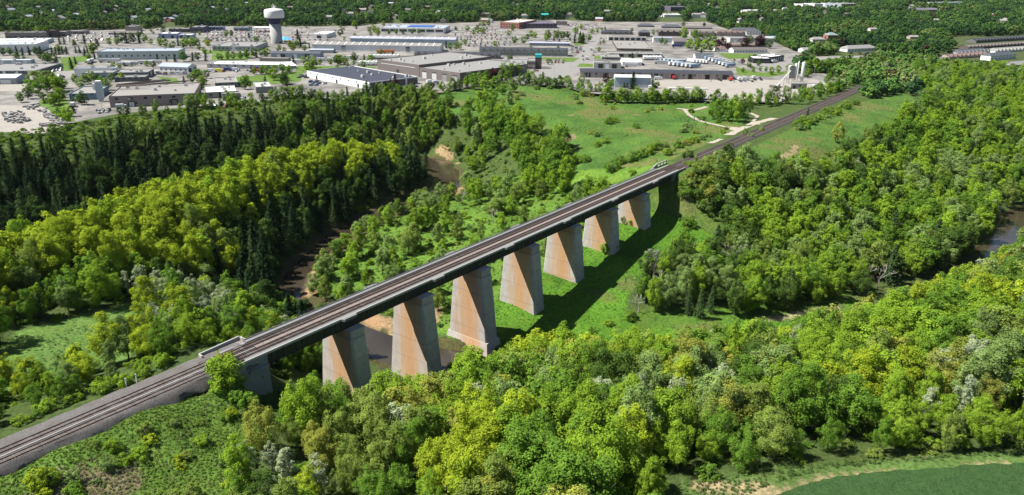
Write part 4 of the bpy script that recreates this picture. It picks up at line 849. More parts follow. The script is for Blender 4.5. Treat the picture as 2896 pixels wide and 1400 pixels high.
for i, (d_, q, ang, where) in enumerate(cand):
    me_ = cr.choice(CARS); col, cw = cr.choice(CCOL); rz = math.radians(ang + cr.choice((0, 180)) + cr.uniform(-4, 4))
    if i < 300: tag(link('parked_car', me_, None, (q[0], q[1], Z0 + .13), (0, 0, rz), None, col), f'{cw} car parked {where}' if 'driving' not in where and 'on the road' not in where else f'{cw} car {where}', 'car', f'{cw} cars {where}')
    else: rest.append((q, rz, col))
if rest:
    b = MB(); mats_ = [paint('far_car_' + n_, c_, .4) for c_, n_ in {n_: (c_, n_) for c_, n_ in CCOL}.values()]
    for q, rz, col in rest:
        cs, sn = math.cos(rz), math.sin(rz); k_ = [i for i, (c_, n_) in enumerate({n_: (c_, n_) for c_, n_ in CCOL}.values()) if c_ == col][0]
        R2 = lambda x, y, z: (q[0] + cs * x - sn * y, q[1] + sn * x + cs * y, Z0 + .13 + z)
        b.hexa([R2(-2.3, -.9, .2), R2(2.3, -.9, .2), R2(2.3, .9, .2), R2(-2.3, .9, .2)], [R2(-2.2, -.85, .85), R2(2.2, -.85, .8), R2(2.2, .85, .8), R2(-2.2, .85, .85)], k_)
        b.hexa([R2(-1.9, -.85, .85), R2(1.0, -.85, .82), R2(1.0, .85, .82), R2(-1.9, .85, .85)], [R2(-1.3, -.7, 1.48), R2(.3, -.7, 1.48), R2(.3, .7, 1.48), R2(-1.3, .7, 1.48)], k_)
    tag(b.build('distant_cars', mats_), 'many tiny cars in the far car parks', 'cars', kind='stuff')
def trailer_mesh(L=13.5, W=2.55, H=3.9):
    b = MB().box(-L / 2, L / 2, -W / 2, W / 2, 1.15, H, 0); b.box(-L / 2 + .2, L / 2 - .2, -.5, .5, .85, 1.149, 2)
    for x in (-L * .40, -L * .31): b.tube([(x, -1.2, .5), (x, 1.2, .5)], .5, 8, 2)
    for y in (-.9, .9): b.box(L * .26, L * .28, y - .1, y + .1, 0, 1.15, 2)
    return b.mesh('trailer', [CARP, GLASS, TYRE])
def truck_mesh(L=7.6, H=3.2):
    b = MB().box(-L / 2, L * .18, -1.2, 1.2, .95, H, 0); b.hexa([(L * .22, -1.15, .55), (L / 2, -1.15, .55), (L / 2, 1.15, .55), (L * .22, 1.15, .55)], [(L * .22, -1.1, 2.6), (L * .42, -1.1, 2.6), (L * .42, 1.1, 2.6), (L * .22, 1.1, 2.6)], 0); b.box(L * .35, L / 2 + .01, -1.0, 1.0, 1.55, 1.9, 1); b.box(-L / 2, L * .5, -.5, .5, .6, .94, 2)
    for x in (-L * .32, L * .34): b.tube([(x, -1.15, .45), (x, 1.15, .45)], .45, 8, 2)
    return b.mesh('truck', [CARP, GLASS, TYRE])
TRL, TRK = trailer_mesh(), truck_mesh()
tcol = dict(white=(.56, .57, .57), blue=(.26, .34, .44), navy=(.03, .04, .16), red=(.45, .04, .035), grey=(.45, .46, .47), yellow=(.62, .52, .03), orange=(.55, .16, .04))
TR = []
for i in range(6): TR.append((1822 + i * 9, 169, 't', 34, 'white', 'trailer', 'in the rank of trailers nearest the mint-roofed shed'))
for i in range(5): TR.append((1880 + i * 11, 175 + i * 1.3, 't', -24, ('blue', 'white')[i % 2], 'trailer', 'in the middle rank of the trailer yard'))
for i in range(6): TR.append((1905 + i * 12, 185 + i * 1.4, 't', -24, ('white', 'white', 'blue')[i % 3], 'trailer', 'in the nearest rank of the trailer yard'))
for i in range(5): TR.append((1955 + i * 9, 177 + i * .6, 't', 60, 'white', 'trailer', 'backed up in the middle of the trailer yard'))
for i in range(8): TR.append((1995 + i * 10, 165 + i * 3.6, 't', -20, ('white', 'blue', 'white')[i % 3], 'trailer', 'along the right fence of the trailer yard'))
TR += [(1868, 181, 't', -56, 'grey', 'trailer', 'standing alone across the trailer yard'), (1915, 134, 't', -56, 'navy', 'trailer', 'before the grey gabled warehouse'), (1785, 189, 't', -56, 'white', 'trailer', 'alongside the mint-roofed shed')]
for i in range(5): TR.append((1018 + i * 12, 184, 't', 34, 'white', 'trailer', 'in the near rank behind the brown factory'))
for i in range(8): TR.append((1048 + i * 11, 165, 't', 34, 'white', 'trailer', 'in the far rank behind the brown factory'))
for i, (x, y, a) in enumerate(((252, 180, 60), (262, 176, 60), (300, 177, -45), (322, 177, -45), (352, 187, -45), (372, 186, -45), (414, 182, -45), (438, 181, -45))): TR.append((x, y, 't', a, ('white', 'white', 'grey')[i % 3], 'trailer', 'before the long pale mint warehouse'))
for i, (x, y) in enumerate(((842, 177), (875, 172), (906, 172), (916, 172), (934, 172), (950, 168), (965, 170), (978, 172), (990, 166))): TR.append((x, y, 'k', -56, 'white', 'truck', 'in the yard of the blue-grey warehouse'))
for i, (x, y, c_) in enumerate(((1950, 219, 'white'), (1966, 219, 'white'), (1984, 219, 'white'), (1996, 219, 'white'), (1905, 224, 'red'), (2024, 221, 'navy'), (2040, 221, 'navy'), (2055, 220, 'red'), (2066, 229, 'red'), (1862, 226, 'white'), (2090, 228, 'white'), (2110, 228, 'white'), (2130, 224, 'grey'))): TR.append((x, y, 'k', -56 if i % 2 else 34, c_, 'truck', 'in the yard before the very long beige block'))
TR += [(1216, 236, 'k', -5, 'white', 'truck', 'backed into the dock of the brown factory'), (1232, 238, 'k', -5, 'grey', 'truck', 'beside the white one at the brown factory dock'), (1660, 168, 'k', 28, 'grey', 'truck', 'turning at the road bend'), (1672, 142, 'k', 28, 'grey', 'truck', 'driving along the straight road'), (345, 307, 'k', -35, 'white', 'truck', 'backed against the brick factory'), (208, 302, 'k', 60, 'grey', 'truck', 'beside the steel-blue factory block'), (620, 204, 'k', -56, 'yellow', 'truck', 'before the long white-roofed warehouse'), (645, 201, 'k', -56, 'navy', 'truck', 'before the long white-roofed warehouse'), (725, 203, 'k', -56, 'red', 'truck', 'before the long white-roofed warehouse'), (728, 200, 't', -56, 'navy', 'trailer', 'before the long white-roofed warehouse'), (668, 201, 'k', -56, 'white', 'truck', 'before the long white-roofed warehouse'), (600, 204, 'k', -56, 'white', 'truck', 'before the long white-roofed warehouse'), (2190, 178, 'k', -30, 'white', 'truck', 'beside the black shop'), (1100, 151, 't', -56, 'orange', 'trailer', 'against the very long white warehouse'), (1082, 151, 't', -56, 'orange', 'trailer', 'against the very long white warehouse'), (1838, 252, 'k', 34, 'white', 'truck', 'behind the pale blue windowless warehouse'), (2202, 246, 'k', 20, 'white', 'truck', 'beside the conveyor of the concrete plant'), (2300, 249, 'k', 10, 'white', 'truck', 'at the edge of the concrete plant')]
for x, y, kd, a, c_, wd, where in TR:
    q = at(x, y); tag(link('semi_trailer' if kd == 't' else 'truck', TRL if kd == 't' else TRK, None, (q[0], q[1], Z0 + .14), (0, 0, math.radians(a + cr.uniform(-2, 2))), None, tcol[c_]), f'{c_} {wd} {where}', wd, f'{c_} {wd}s {where}')
# ---- stone yard on the left: pallets of slabs
m = NT('pallet_stone'); STONE = m.done(m.mix(m.noise(1.2, 4, .7, m.pos()), m.n('ShaderNodeObjectInfo').outputs['Color'], (.30, .29, .28)), .9)
def pallet(seed):
    rs = random.Random(seed); b = MB(); b.box(-.75, .75, -.6, .6, 0, .15)
    for i in range(5):
        z = .15 + i * .26; b.box(-.7 + rs.uniform(0, .2), .7 - rs.uniform(0, .2), -.55 + rs.uniform(0, .15), .55 - rs.uniform(0, .15), z, z + .23)
    return b.mesh('stone_pallet', [STONE])
PAL = [pallet(i) for i in range(4)]
for poly, cnt, where in (([(8, 322), (60, 318), (88, 340), (72, 350), (20, 350)], 80, 'in the main stacks of the stone yard'), ([(58, 300), (110, 296), (128, 306), (80, 312)], 26, 'along the back of the stone yard'), ([(102, 312), (130, 308), (182, 345), (150, 348)], 60, 'along the right side of the stone yard'), ([(108, 350), (178, 346), (184, 356), (112, 360)], 28, 'along the front of the stone yard')):
    P = np.array(poly, float); k_ = 0
    while k_ < cnt:
        q = np.array((cr.uniform(P[:, 0].min(), P[:, 0].max()), cr.uniform(P[:, 1].min(), P[:, 1].max())))
        if not in_poly([q], poly)[0]: continue
        k_ += 1; w = at(*q); g = cr.uniform(.22, .52); tag(link('stone_pallet', cr.choice(PAL), None, (w[0], w[1], Z0 + .12), (0, 0, cr.choice((-.6, .97)) + cr.uniform(-.1, .1)), (cr.uniform(1.0, 1.7), cr.uniform(1.0, 1.6), cr.uniform(.7, 1.3)), (g, g * .97, g * .93)), f'pallet of grey stone {where}', 'pallet', f'stone pallets {where}')
# ---- unclear long white object, built as a low wall, poles
q = at(1960, 256); b = MB()
b = MB()
for i in range(14): b.box(i * 2.4 - 18, i * 2.4 - 15.59, -.8 + .05 * (i % 2), .8 - .04 * (i % 3), 0, 1.6 + .06 * ((i * 5) % 3))
tag(b.build('low_wall', [cm('white')], None, (*at(1950, 254), Z0), (0, 0, math.radians(-56))), 'long low white object in the yard behind the hedge', 'wall')
pm = MB().tube([(0, 0, -.3), (0, 0, 9.5)], [.16, .10], 6).tube([(0, 0, 9.3), (1.6, 0, 9.6)], .06, 4).mesh('street_lamp', [paint('galvanised_pole', (.42, .42, .42), .5, .1, 1, .4)])
for i, (x, y) in enumerate(((1508, 217), (1567, 212), (1615, 192), (1650, 180), (1672, 165), (1690, 150), (167, 187), (218, 316), (292, 325), (370, 318), (544, 300), (910, 262), (1273, 236), (1320, 236), (1205, 262), (2235, 175), (2262, 172), (2490, 178), (2302, 216), (1090, 97), (1445, 90), (1710, 100), (1040, 98), (1390, 95))):
    q = at(x, y); tag(link('street_lamp', pm, None, (q[0], q[1], Z0), (0, 0, cr.uniform(0, 6.28))), 'slim grey street lamp standing in the town', 'street lamp', 'street lamps in the town')
HOUSE_ROOF = []
hr_ = random.Random(12)
HP = [(hr_.uniform(0, 2880), hr_.uniform(14, 66)) for _ in range(70)]
for x, y in HP:
    if in_poly([(x, y)], [(2260, 0), (2440, 0), (2440, 40), (2260, 40)])[0] or (640 < x < 900 and y > 40): continue
    q = at(x, y); w_, d_, h_ = hr_.uniform(11, 17), hr_.uniform(8, 11), hr_.uniform(4.5, 7); e = empty('suburban_house', (*q, Z0), math.radians(-56 + hr_.choice((0, 90)) + hr_.uniform(-15, 15)), 'small house with pale walls showing between the far tree crowns', 'house', 'far houses between the trees')
    wl_, rf_ = hr_.choice(('offwhite', 'beige', 'white', 'brick')), hr_.choice(('greyroof', 'brownroof', 'beigeroof', 'bluegrey'))
    MB().box(-w_ / 2, w_ / 2, -d_ / 2, d_ / 2, -.5, h_, 0, None, (1,)).face([(-w_ / 2, d_ / 2, h_), (-w_ / 2, -d_ / 2, h_), (-w_ / 2, 0, h_ + 2.6)]).face([(w_ / 2, -d_ / 2, h_), (w_ / 2, d_ / 2, h_), (w_ / 2, 0, h_ + 2.6)]).build('wall', [cm(wl_)], e)
    MB().face([(-w_ / 2 - .4, -d_ / 2 - .4, h_ - .2), (w_ / 2 + .4, -d_ / 2 - .4, h_ - .2), (w_ / 2 + .4, 0, h_ + 2.65), (-w_ / 2 - .4, 0, h_ + 2.65)]).face([(w_ / 2 + .4, d_ / 2 + .4, h_ - .2), (-w_ / 2 - .4, d_ / 2 + .4, h_ - .2), (-w_ / 2 - .4, 0, h_ + 2.65), (w_ / 2 + .4, 0, h_ + 2.65)]).build('roof', [cm(rf_)], e)
    _c = to_px([[q[0], q[1], Z0], [q[0], q[1], Z0 + h_ + 2]]); _w = w_ * .6 * FPX / _c[0, 2]; BBOX.append((_c[0, 0] - _w, _c[0, 0] + _w, _c[1, 1], _c[0, 1], _c[0, 2])); HOUSE_ROOF.append((q[0], q[1], max(w_, d_) * .62))
TOWN_PX = [(-260,356),(0,378),(120,384),(215,350),(330,326),(560,303),(720,290),(850,268),(960,283),(1040,275),(1230,265),(1310,250),(1440,225),(1470,240),(1600,245),(1650,255),(1720,262),(1860,262),(1890,275),(2060,290),(2200,290),(2290,262),(2360,255),(2410,232),(2330,208),(2240,206),(2250,184),(2300,168),(2260,150),(2190,120),(2160,98),(2060,84),(2000,62),(1800,62),(1720,62),(1580,56),(1420,60),(1250,66),(1080,66),(1000,74),(860,74),(640,74),(480,78),(330,84),(200,86),(0,90),(-260,98)]
ROWS_PX = [(2640,176),(2715,140),(2750,116),(2800,102),(3010,96),(3010,212),(2850,200),(2700,174)]
# ================================================================== vegetation
def leaf_mat(name, inst, trans=0.30, var=0.35):
    m = NT(name); p = m.pos()
    if inst: c = m.n('ShaderNodeAttribute', attribute_name='tint', attribute_type='INSTANCER').outputs['Color']
    else: c = m.n('ShaderNodeObjectInfo').outputs['Color']
    f = m.noise(0.55, 3, .6, p); g = m.noise(3.2, 2, .6, p)
    c = m.mix(m.ramp(f, [(.3, 0), (.7, 1)]), m.mix(1.0, c, (1 - var, 1 - var * .72, 1 - var * .5), 'MULTIPLY'), m.mix(1.0, c, (1 + var * .55, 1 + var * .55, 1 + var * .3), 'MULTIPLY'))
    c = m.mix(m.ramp(m.noise(1.3, 3, .65, p), [(.52, 0), (.72, .55)]), c, m.mix(1.0, c, (1.28, 1.02, .95), 'MULTIPLY'))
    c = m.mix(m.ramp(g, [(.35, .5), (.6, 0)]), c, m.mix(1.0, c, (.62, .68, .7), 'MULTIPLY'))
    d = m.n('ShaderNodeBsdfDiffuse'); m.l(c, d.inputs[0]); t = m.n('ShaderNodeBsdfTranslucent'); m.l(m.mix(1.0, c, (1.1, 1.2, .6), 'MULTIPLY'), t.inputs[0])
    s = m.n('ShaderNodeMixShader'); s.inputs[0].default_value = trans; m.l(d.outputs[0], s.inputs[1]); m.l(t.outputs[0], s.inputs[2]); m.l(s.outputs[0], m.out.inputs[0])
    return m.mat
LEAF, LEAF_I = leaf_mat('leaves', False, .24), leaf_mat('leaves_of_the_wood', True, .24)
NEEDLE, NEEDLE_I = leaf_mat('needles', False, .1, .3), leaf_mat('needles_of_the_wood', True, .1, .3)
BARK = paint('bark', (0.115, 0.095, 0.08), .95, .25, 2.0); BARK_PALE = paint('pale_bark', (0.36, 0.34, 0.31), .9, .2, 2.0)

def quads(C, N, S, rs, asp=1.35):
    """leaf sprays: a rhombus at each centre C, facing N, of half-size S"""
    N = N / np.linalg.norm(N, axis=1)[:, None]; r = rs.normal(size=N.shape); U = np.cross(N, r); U /= np.linalg.norm(U, axis=1)[:, None]; W = np.cross(N, U); S = S[:, None]
    V = np.stack([C - U * S * asp, C - W * S * .8, C + U * S * asp, C + W * S * .8], 1).reshape(-1, 3)
    return V, np.arange(len(V)).reshape(-1, 4)

def crown_quads(seed, R, zc, rz, nclump, nleaf, leaf, spread=.27):
    """an uneven crown: leafy boughs (clumps) set about an egg-shaped volume, each bough tufted with leaf sprays"""
    rs = np.random.RandomState(seed); C = []; Rr = []; ph = rs.uniform(0, 6.28, 3)
    while len(C) < nclump:
        d = rs.normal(size=3); d /= np.linalg.norm(d); a = math.atan2(d[1], d[0])
        rad = rs.uniform(.62, .98) if rs.rand() < .86 else rs.uniform(.1, .6)
        lob = 1 + .20 * math.sin(2 * a + ph[0]) * (1 - abs(d[2])) + .15 * math.sin(3 * a + ph[1] + 2 * d[2]) + rs.uniform(-.10, .14)
        prof = 1.0 - .30 * max(0.0, d[2]) - .22 * max(0.0, -d[2])
        C.append((d[0] * R * rad * lob * prof, d[1] * R * rad * lob * prof, zc + d[2] * rz * rad * (1 + .12 * math.sin(a * 2 + ph[2])))); Rr.append(R * rs.uniform(.6, 1.3) * spread)
    C = np.array(C); Rr = np.array(Rr); pr = Rr ** 2 / (Rr ** 2).sum(); k = rs.choice(nclump, nleaf, p=pr)
    out = (C[k] - np.array([0, 0, zc - rz * .25])) / np.array([R, R, rz]); out /= np.linalg.norm(out, axis=1)[:, None] + 1e-6
    d = rs.normal(size=(nleaf, 3)) + out * .5 + np.array([0, 0, .35]); d /= np.linalg.norm(d, axis=1)[:, None]
    P = C[k] + d * (Rr[k] * rs.uniform(.55, 1.12, nleaf))[:, None] * np.array([1, 1, 1.05])
    N = d * .8 + out * .25 + np.array([0, 0, .3]) + rs.normal(size=(nleaf, 3)) * .42
    S = leaf * rs.uniform(.55, 1.3, nleaf)
    return quads(P, N, S, rs)

def conifer_quads(seed, H, R, levels, per, nq, leaf, narrow=.85, bare=.08):
    """tiers of drooping boughs of uneven length"""
    rs = np.random.RandomState(seed); P = []; N = []; S = []; side = rs.uniform(0, 6.28)
    for i in range(levels):
        t = (i + rs.uniform(0, .8)) / levels; z = H * (bare + (1 - bare) * t); r = R * min(1.0, (1 - t) ** narrow * 1.15) * rs.uniform(.62, 1.15) + .2; a0 = rs.uniform(0, 6.28)
        for b in range(per):
            a = a0 + 6.283 * b / per + rs.uniform(-.45, .45); rr = r * rs.uniform(.45, 1.2) * (1 + .25 * math.cos(a - side))
            for q in range(nq):
                u = (q + .7) / nq; w = .16 * rr
                P.append((math.cos(a) * rr * u + rs.normal() * w, math.sin(a) * rr * u + rs.normal() * w, z + .10 * rr * u - .34 * rr * u * u + rs.normal() * .18))
                N.append((math.cos(a) * .55 + rs.normal() * .35, math.sin(a) * .55 + rs.normal() * .35, .9 + rs.normal() * .25)); S.append(leaf * rs.uniform(.6, 1.35) * (1.1 - .35 * t))
    return quads(np.array(P), np.array(N), np.array(S), rs, 1.35)

def trunk_mesh(name, seed, H, r, zc, R, rz, limbs, mat, n=6):
    rs = random.Random(seed); b = MB(); top = zc + rz * .25
    pts = [(0, 0, -1.0)] + [(rs.uniform(-.15, .15) * k, rs.uniform(-.15, .15) * k, top * k / 4) for k in range(1, 5)]
    b.tube(pts, [r * 1.25, r, r * .8, r * .6, r * .3], n)
    for i in range(limbs):
        a = 6.283 * i / limbs + rs.uniform(-.4, .4); z0 = top * rs.uniform(.35, .8); e = rs.uniform(.5, .85)
        p1 = (math.cos(a) * R * e * .5, math.sin(a) * R * e * .5, z0 + rz * .3); p2 = (math.cos(a) * R * e, math.sin(a) * R * e, z0 + rz * rs.uniform(.45, .9))
        b.tube([(0, 0, z0), p1, p2], [r * .45, r * .28, r * .1], 4)
    return b.mesh(name, [mat])

def bare_mesh(name, seed, H, mat, thick=1.0):
    rs = random.Random(seed); b = MB()
    def grow(p, d, l, r, depth):
        q = p + d * l; b.tube([p, q], [r, r * .66], 4 if depth else 6, cap=depth >= 3)
        if depth >= 4: return
        for i in range(3 if depth < 3 else 2):
            nd = (d + Vector((rs.gauss(0, .5), rs.gauss(0, .5), rs.uniform(-.05, .4)))).normalized()
            grow(p + d * l * rs.uniform(.6, 1.0), nd, l * rs.uniform(.55, .8), max(r * .58, .035 * thick), depth + 1)
    grow(Vector((0, 0, -.5)), Vector((rs.gauss(0, .06), rs.gauss(0, .06), 1)).normalized(), H * .36, H * .016 * thick, 0)
    return b.mesh(name, [mat])

def qmesh(name, vf, mat): return np_mesh(name, vf[0], vf[1], mat)
# near prototypes: (crown mesh, trunk mesh, height, radius)
PROTO = {}
def broad(key, seeds, nleaf, leaf, nclump, mat, R=4.5, zc=8.9, rz=7.2, limbs=6, bark=None, spread=.27):
    PROTO[key] = []
    for s in seeds:
        rs = random.Random(s); R_, rz_ = R * rs.uniform(.85, 1.18), rz * rs.uniform(.86, 1.12)
        PROTO[key].append((qmesh('crown', crown_quads(s, R_, zc, rz_, nclump, nleaf, leaf, spread=spread), mat), trunk_mesh('trunk', s, zc, .26, zc, R_, rz_, limbs, bark or BARK)))
broad('broad', range(11, 19), 9500, .142, 84, LEAF)
broad('broadM', range(21, 27), 3900, .23, 70, LEAF)
broad('pale', range(31, 35), 3400, .165, 48, LEAF, R=3.3, zc=8.4, rz=7.2, limbs=8, bark=BARK_PALE, spread=.27)
broad('shrub', range(41, 46), 2400, .125, 34, LEAF, R=2.5, zc=1.5, rz=2.1, limbs=3)
PROTO['conifer'] = [(qmesh('crown', conifer_quads(s, 16, 3.5, 34, 9, 7, .27, .50 + .09 * (s % 4)), NEEDLE), MB().tube([(0, 0, -1), (0, 0, 15.2)], [.28, .04], 6).mesh('trunk', [BARK])) for s in range(51, 56)]
PROTO['bare'] = [(bare_mesh('branches', s, 12, [BARK_PALE, BARK][s % 2], 1.2), None) for s in range(61, 66)]
# prototypes for the mass of the woods
COLL = {}
def coll(key, meshes):
    c = bpy.data.collections.new('wood_' + key); COLL[key] = c
    for i, me in enumerate(meshes):
        o = bpy.data.objects.new(f'{key}_{i:02d}', me); c.objects.link(o)
coll('mid', [qmesh('crown', crown_quads(100 + s, 4.5, 8.6, 7.2, 64, 3400, .25), LEAF_I) for s in range(6)])
coll('far', [qmesh('crown', crown_quads(120 + s, 4.8, 7.0, 5.8, 20, 300, .85, .33), LEAF_I) for s in range(5)])
coll('con', [qmesh('crown', conifer_quads(140 + s, 16, 3.5, 26, 8, 6, .36, .48 + .1 * (s % 4), .03), NEEDLE_I) for s in range(5)])
coll('bush', [qmesh('crown', crown_quads(160 + s, 2.5, 1.4, 2.0, 26, 800, .23), LEAF_I) for s in range(5)])
_rs = np.random.RandomState(9)
def tuft(seed):
    rs = np.random.RandomState(seed); n = 26; a = rs.uniform(0, 6.28, n); r = rs.uniform(0, .55, n); P = np.c_[np.cos(a) * r, np.sin(a) * r, rs.uniform(.1, .45, n)]
    return quads(P, np.c_[np.cos(a) * .5, np.sin(a) * .5, np.full(n, 1.0)] + rs.normal(size=(n, 3)) * .35, rs.uniform(.07, .16, n), rs, 2.0)
coll('tuft', [qmesh('tuft', tuft(180 + s), LEAF_I) for s in range(4)])

def scatter_obj(name, key, P, S, T, label, cat):
    """one object that stands a prototype of the collection on every point (geometry nodes)"""
    n = len(P); me = bpy.data.meshes.new(name); me.vertices.add(n); me.vertices.foreach_set('co', np.asarray(P, np.float32).ravel())
    rs = np.random.RandomState(n % 1000)
    def attr(nm, typ, data, key_): a = me.attributes.new(nm, typ, 'POINT'); a.data.foreach_set(key_, np.ascontiguousarray(data).ravel())
    attr('size', 'FLOAT_VECTOR', np.asarray(S, np.float32), 'vector'); attr('tint_p', 'FLOAT_COLOR', np.c_[T, np.ones(n)].astype(np.float32), 'color')
    attr('pick', 'INT', rs.randint(0, 60, n).astype(np.int32), 'value')
    attr('turn', 'FLOAT_VECTOR', np.c_[rs.normal(0, .05, n), rs.normal(0, .05, n), rs.uniform(0, 6.28, n)].astype(np.float32), 'vector')
    o = link(name, me); tag(o, label, cat, kind='stuff')
    g = bpy.data.node_groups.new(name, 'GeometryNodeTree'); g.interface.new_socket('Geometry', in_out='INPUT', socket_type='NodeSocketGeometry'); g.interface.new_socket('Geometry', in_out='OUTPUT', socket_type='NodeSocketGeometry')
    N = g.nodes.new; gi, go = N('NodeGroupInput'), N('NodeGroupOutput'); ip = N('GeometryNodeInstanceOnPoints'); ci = N('GeometryNodeCollectionInfo')
    ci.inputs[0].default_value = COLL[key]; ci.inputs[1].default_value = True; ci.inputs[2].default_value = True
    def na(nm, dt):
        q = N('GeometryNodeInputNamedAttribute'); q.data_type = dt; q.inputs[0].default_value = nm; return [s for s in q.outputs if s.enabled][0]
    st = N('GeometryNodeStoreNamedAttribute'); st.data_type = 'FLOAT_COLOR'; st.domain = 'INSTANCE'; st.inputs['Name'].default_value = 'tint'
    L = g.links.new
    L(gi.outputs[0], ip.inputs['Points']); L(ci.outputs[0], ip.inputs['Instance']); ip.inputs['Pick Instance'].default_value = True
    L(na('pick', 'INT'), ip.inputs['Instance Index']); L(na('turn', 'FLOAT_VECTOR'), ip.inputs['Rotation']); L(na('size', 'FLOAT_VECTOR'), ip.inputs['Scale'])
    L(ip.outputs[0], st.inputs['Geometry']); L(na('tint_p', 'FLOAT_COLOR'), [s for s in st.inputs if s.name == 'Value' and s.enabled][0]); L(st.outputs[0], go.inputs[0])
    md = o.modifiers.new('scatter', 'NODES'); md.node_group = g
    return o

# ---- where things grow
Z_FG = [(-62,-80),(-44,-50),(-32,-36),(-20,-27),(-4,-17),(4,-14),(46,-17),(60,-20),(72,-24),(96,-57),(131,-90),(183,-116),(243,-137),(300,-152),(350,-157),(415,-164),(480,-194),(480,-300),(140,-240),(82,-172),(66,-153),(48,-135),(34,-124),(23,-113),(3,-118),(-30,-118)]
Z_RIGHT = [(136,-41),(152,-31),(172,-29),(200,-30),(214,-43),(238,-32),(244,-15),(266,-13),(292,-36),(332,-49),(390,-58),(473,-63),(560,-60),(640,-40),(760,-14),(820,-240),(480,-156),(411,-134),(360,-134),(302,-131),(252,-116),(207,-96),(175,-79)]
Z_LEFT = [(-170,11.5),(-14,11.5),(-12,11),(3,12),(44,14),(53,30),(52,60),(56,90),(40,100),(0,105),(-60,100),(-170,90)]
Z_RIDGE = [(-170,90),(-60,100),(0,105),(40,100),(62,92),(86,113),(131,140),(174,153),(214,158),(238,168),(254,186),(266,207),(260,221),(236,229),(172,224),(122,214),(62,194),(2,174),(-60,151),(-170,127)]
Z_DARK = [(-170,154),(-60,180),(0,203),(60,223),(118,243),(168,253),(240,258),(286,248),(300,224),(318,236),(340,266),(305,288),(255,298),(205,302),(160,304),(110,301),(60,288),(36,278),(0,266),(-170,236)]
Z_NWV = [(86,16),(225,16),(246,62),(289,94),(317,140),(329,182),(325,228),(312,236),(301,214),(294,192),(282,170),(262,148),(236,137),(205,135),(168,129),(124,112),(96,96),(86,80),(82,60)]

TINT = dict(yellow=(0.278, 0.340, 0.026), lime=(0.198, 0.300, 0.028), green=(0.125, 0.220, 0.028), deep=(0.078, 0.132, 0.026), olive=(0.190, 0.248, 0.050), amber=(0.262, 0.276, 0.050), pale=(0.300, 0.340, 0.200), soft=(0.192, 0.268, 0.080),
            pine=(0.023, 0.045, 0.019), pine_lighter=(0.050, 0.082, 0.028), dark=(0.043, 0.078, 0.019), red=(0.060, 0.022, 0.026), silver=(0.310, 0.315, 0.250))  # darker and lighter conifer greens, chosen tree by tree
rng = np.random.RandomState(42)
TREES = []       # kind, zone, tint name, x, y, z, height scale, width scale
def fill(zone, poly, step, table, smin, smax, density=1.0, avoid=(), bias=None):
    q = np.array(poly); x0, y0 = q.min(0); x1, y1 = q.max(0)
    X, Y = np.meshgrid(np.arange(x0, x1, step), np.arange(y0, y1, step)); P = np.c_[X.ravel(), Y.ravel()] + rng.uniform(-.46, .46, (X.size, 2)) * step
    k = in_poly(P, poly) & (bed_dist(P) > (7.0 if zone in ('FG', 'RIDGE', 'LEFT') else 8.0)) & ~((np.abs(P[:, 1]) < 11) & ((P[:, 0] < 0) | (P[:, 0] > 240))) & ~((np.abs(P[:, 1]) < 11.5) & (P[:, 0] >= -2) & (P[:, 0] <= 242))
    for a in avoid: k &= ~in_poly(P, a)
    P = P[k]; P = P[rng.rand(len(P)) < density]
    z = height(P); px = to_px(np.c_[P, z + 6]); k = (px[:, 0] > -260) & (px[:, 0] < 3100) & (px[:, 1] < 1620) & (px[:, 2] > 20); P, z = P[k], z[k]
    names = list(table); w = np.array([table[n][1] for n in names], float); w /= w.sum()
    n3 = vnoise(P, 26, 11); n4 = vnoise(P, 13, 12)
    for i, (x, y) in enumerate(P):
        c = rng.choice(len(names), p=w) if rng.rand() < .28 else int(np.searchsorted(np.cumsum(w), min(.999, max(0, (.62 * n3[i] + .38 * n4[i] - .5) * 1.6 + .5))))
        kind, _w, t = table[names[c]]; s = rng.uniform(smin, smax) * (.88 if kind == 'pale' else 1)
        if bias is not None: kind, t, s = bias(x, y, z[i], kind, t, s)
        if kind is None: continue
        TREES.append((kind, zone, t, x, y, z[i] - .3, s, s * rng.uniform(.86, 1.16)))
B = 'broad'
def b_fg(x, y, z, kind, t, s):
    if x < 25 and y > -30: s *= .55
    if poly_dist([(x, y)], [(3,-118),(23,-113),(34,-124),(48,-135),(66,-153),(82,-172)])[0] < 10: s *= .62; t = 'olive' if t in ('yellow', 'amber') else t
    if poly_dist([(x, y)], [(-46,-32),(-34,-22),(-9,-15)])[0] < 9: s *= .5
    if 30 < x < 80 and -32 < y: s *= .7
    if x > 85: s *= .94
    if x < -12: s *= .7
    return kind, t, s
fill('FG', Z_FG, 6.9, {'a': (B, 18, 'yellow'), 'b': (B, 26, 'lime'), 'c': (B, 20, 'green'), 'd': (B, 12, 'olive'), 'e': (B, 8, 'amber'), 'f': ('pale', 9, 'pale'), 'g': (B, 7, 'soft'), 'h': ('bare', 4, 'silver'), 'i': (B, 4, 'deep')}, .82, 1.28, 1, (), b_fg)
def b_right(x, y, z, kind, t, s):
    if x < 172 and y > -62 and rng.rand() < .4: return ('conifer', 'pine_lighter', s * .8) if rng.rand() < .5 else ('bare', 'silver', s)
    if x < 250 and y > -46 and z > -27: s *= .6
    return kind, t, s
fill('RIGHT', Z_RIGHT, 7.1, {'a': (B, 34, 'green'), 'b': (B, 24, 'lime'), 'e': (B, 12, 'soft'), 'c': (B, 16, 'deep'), 'd': (B, 8, 'olive'), 'h': ('conifer', 3, 'pine_lighter'), 'f': ('pale', 2, 'pale'), 'g': ('bare', 3, 'silver')}, .72, 1.2, 1, (), b_right)
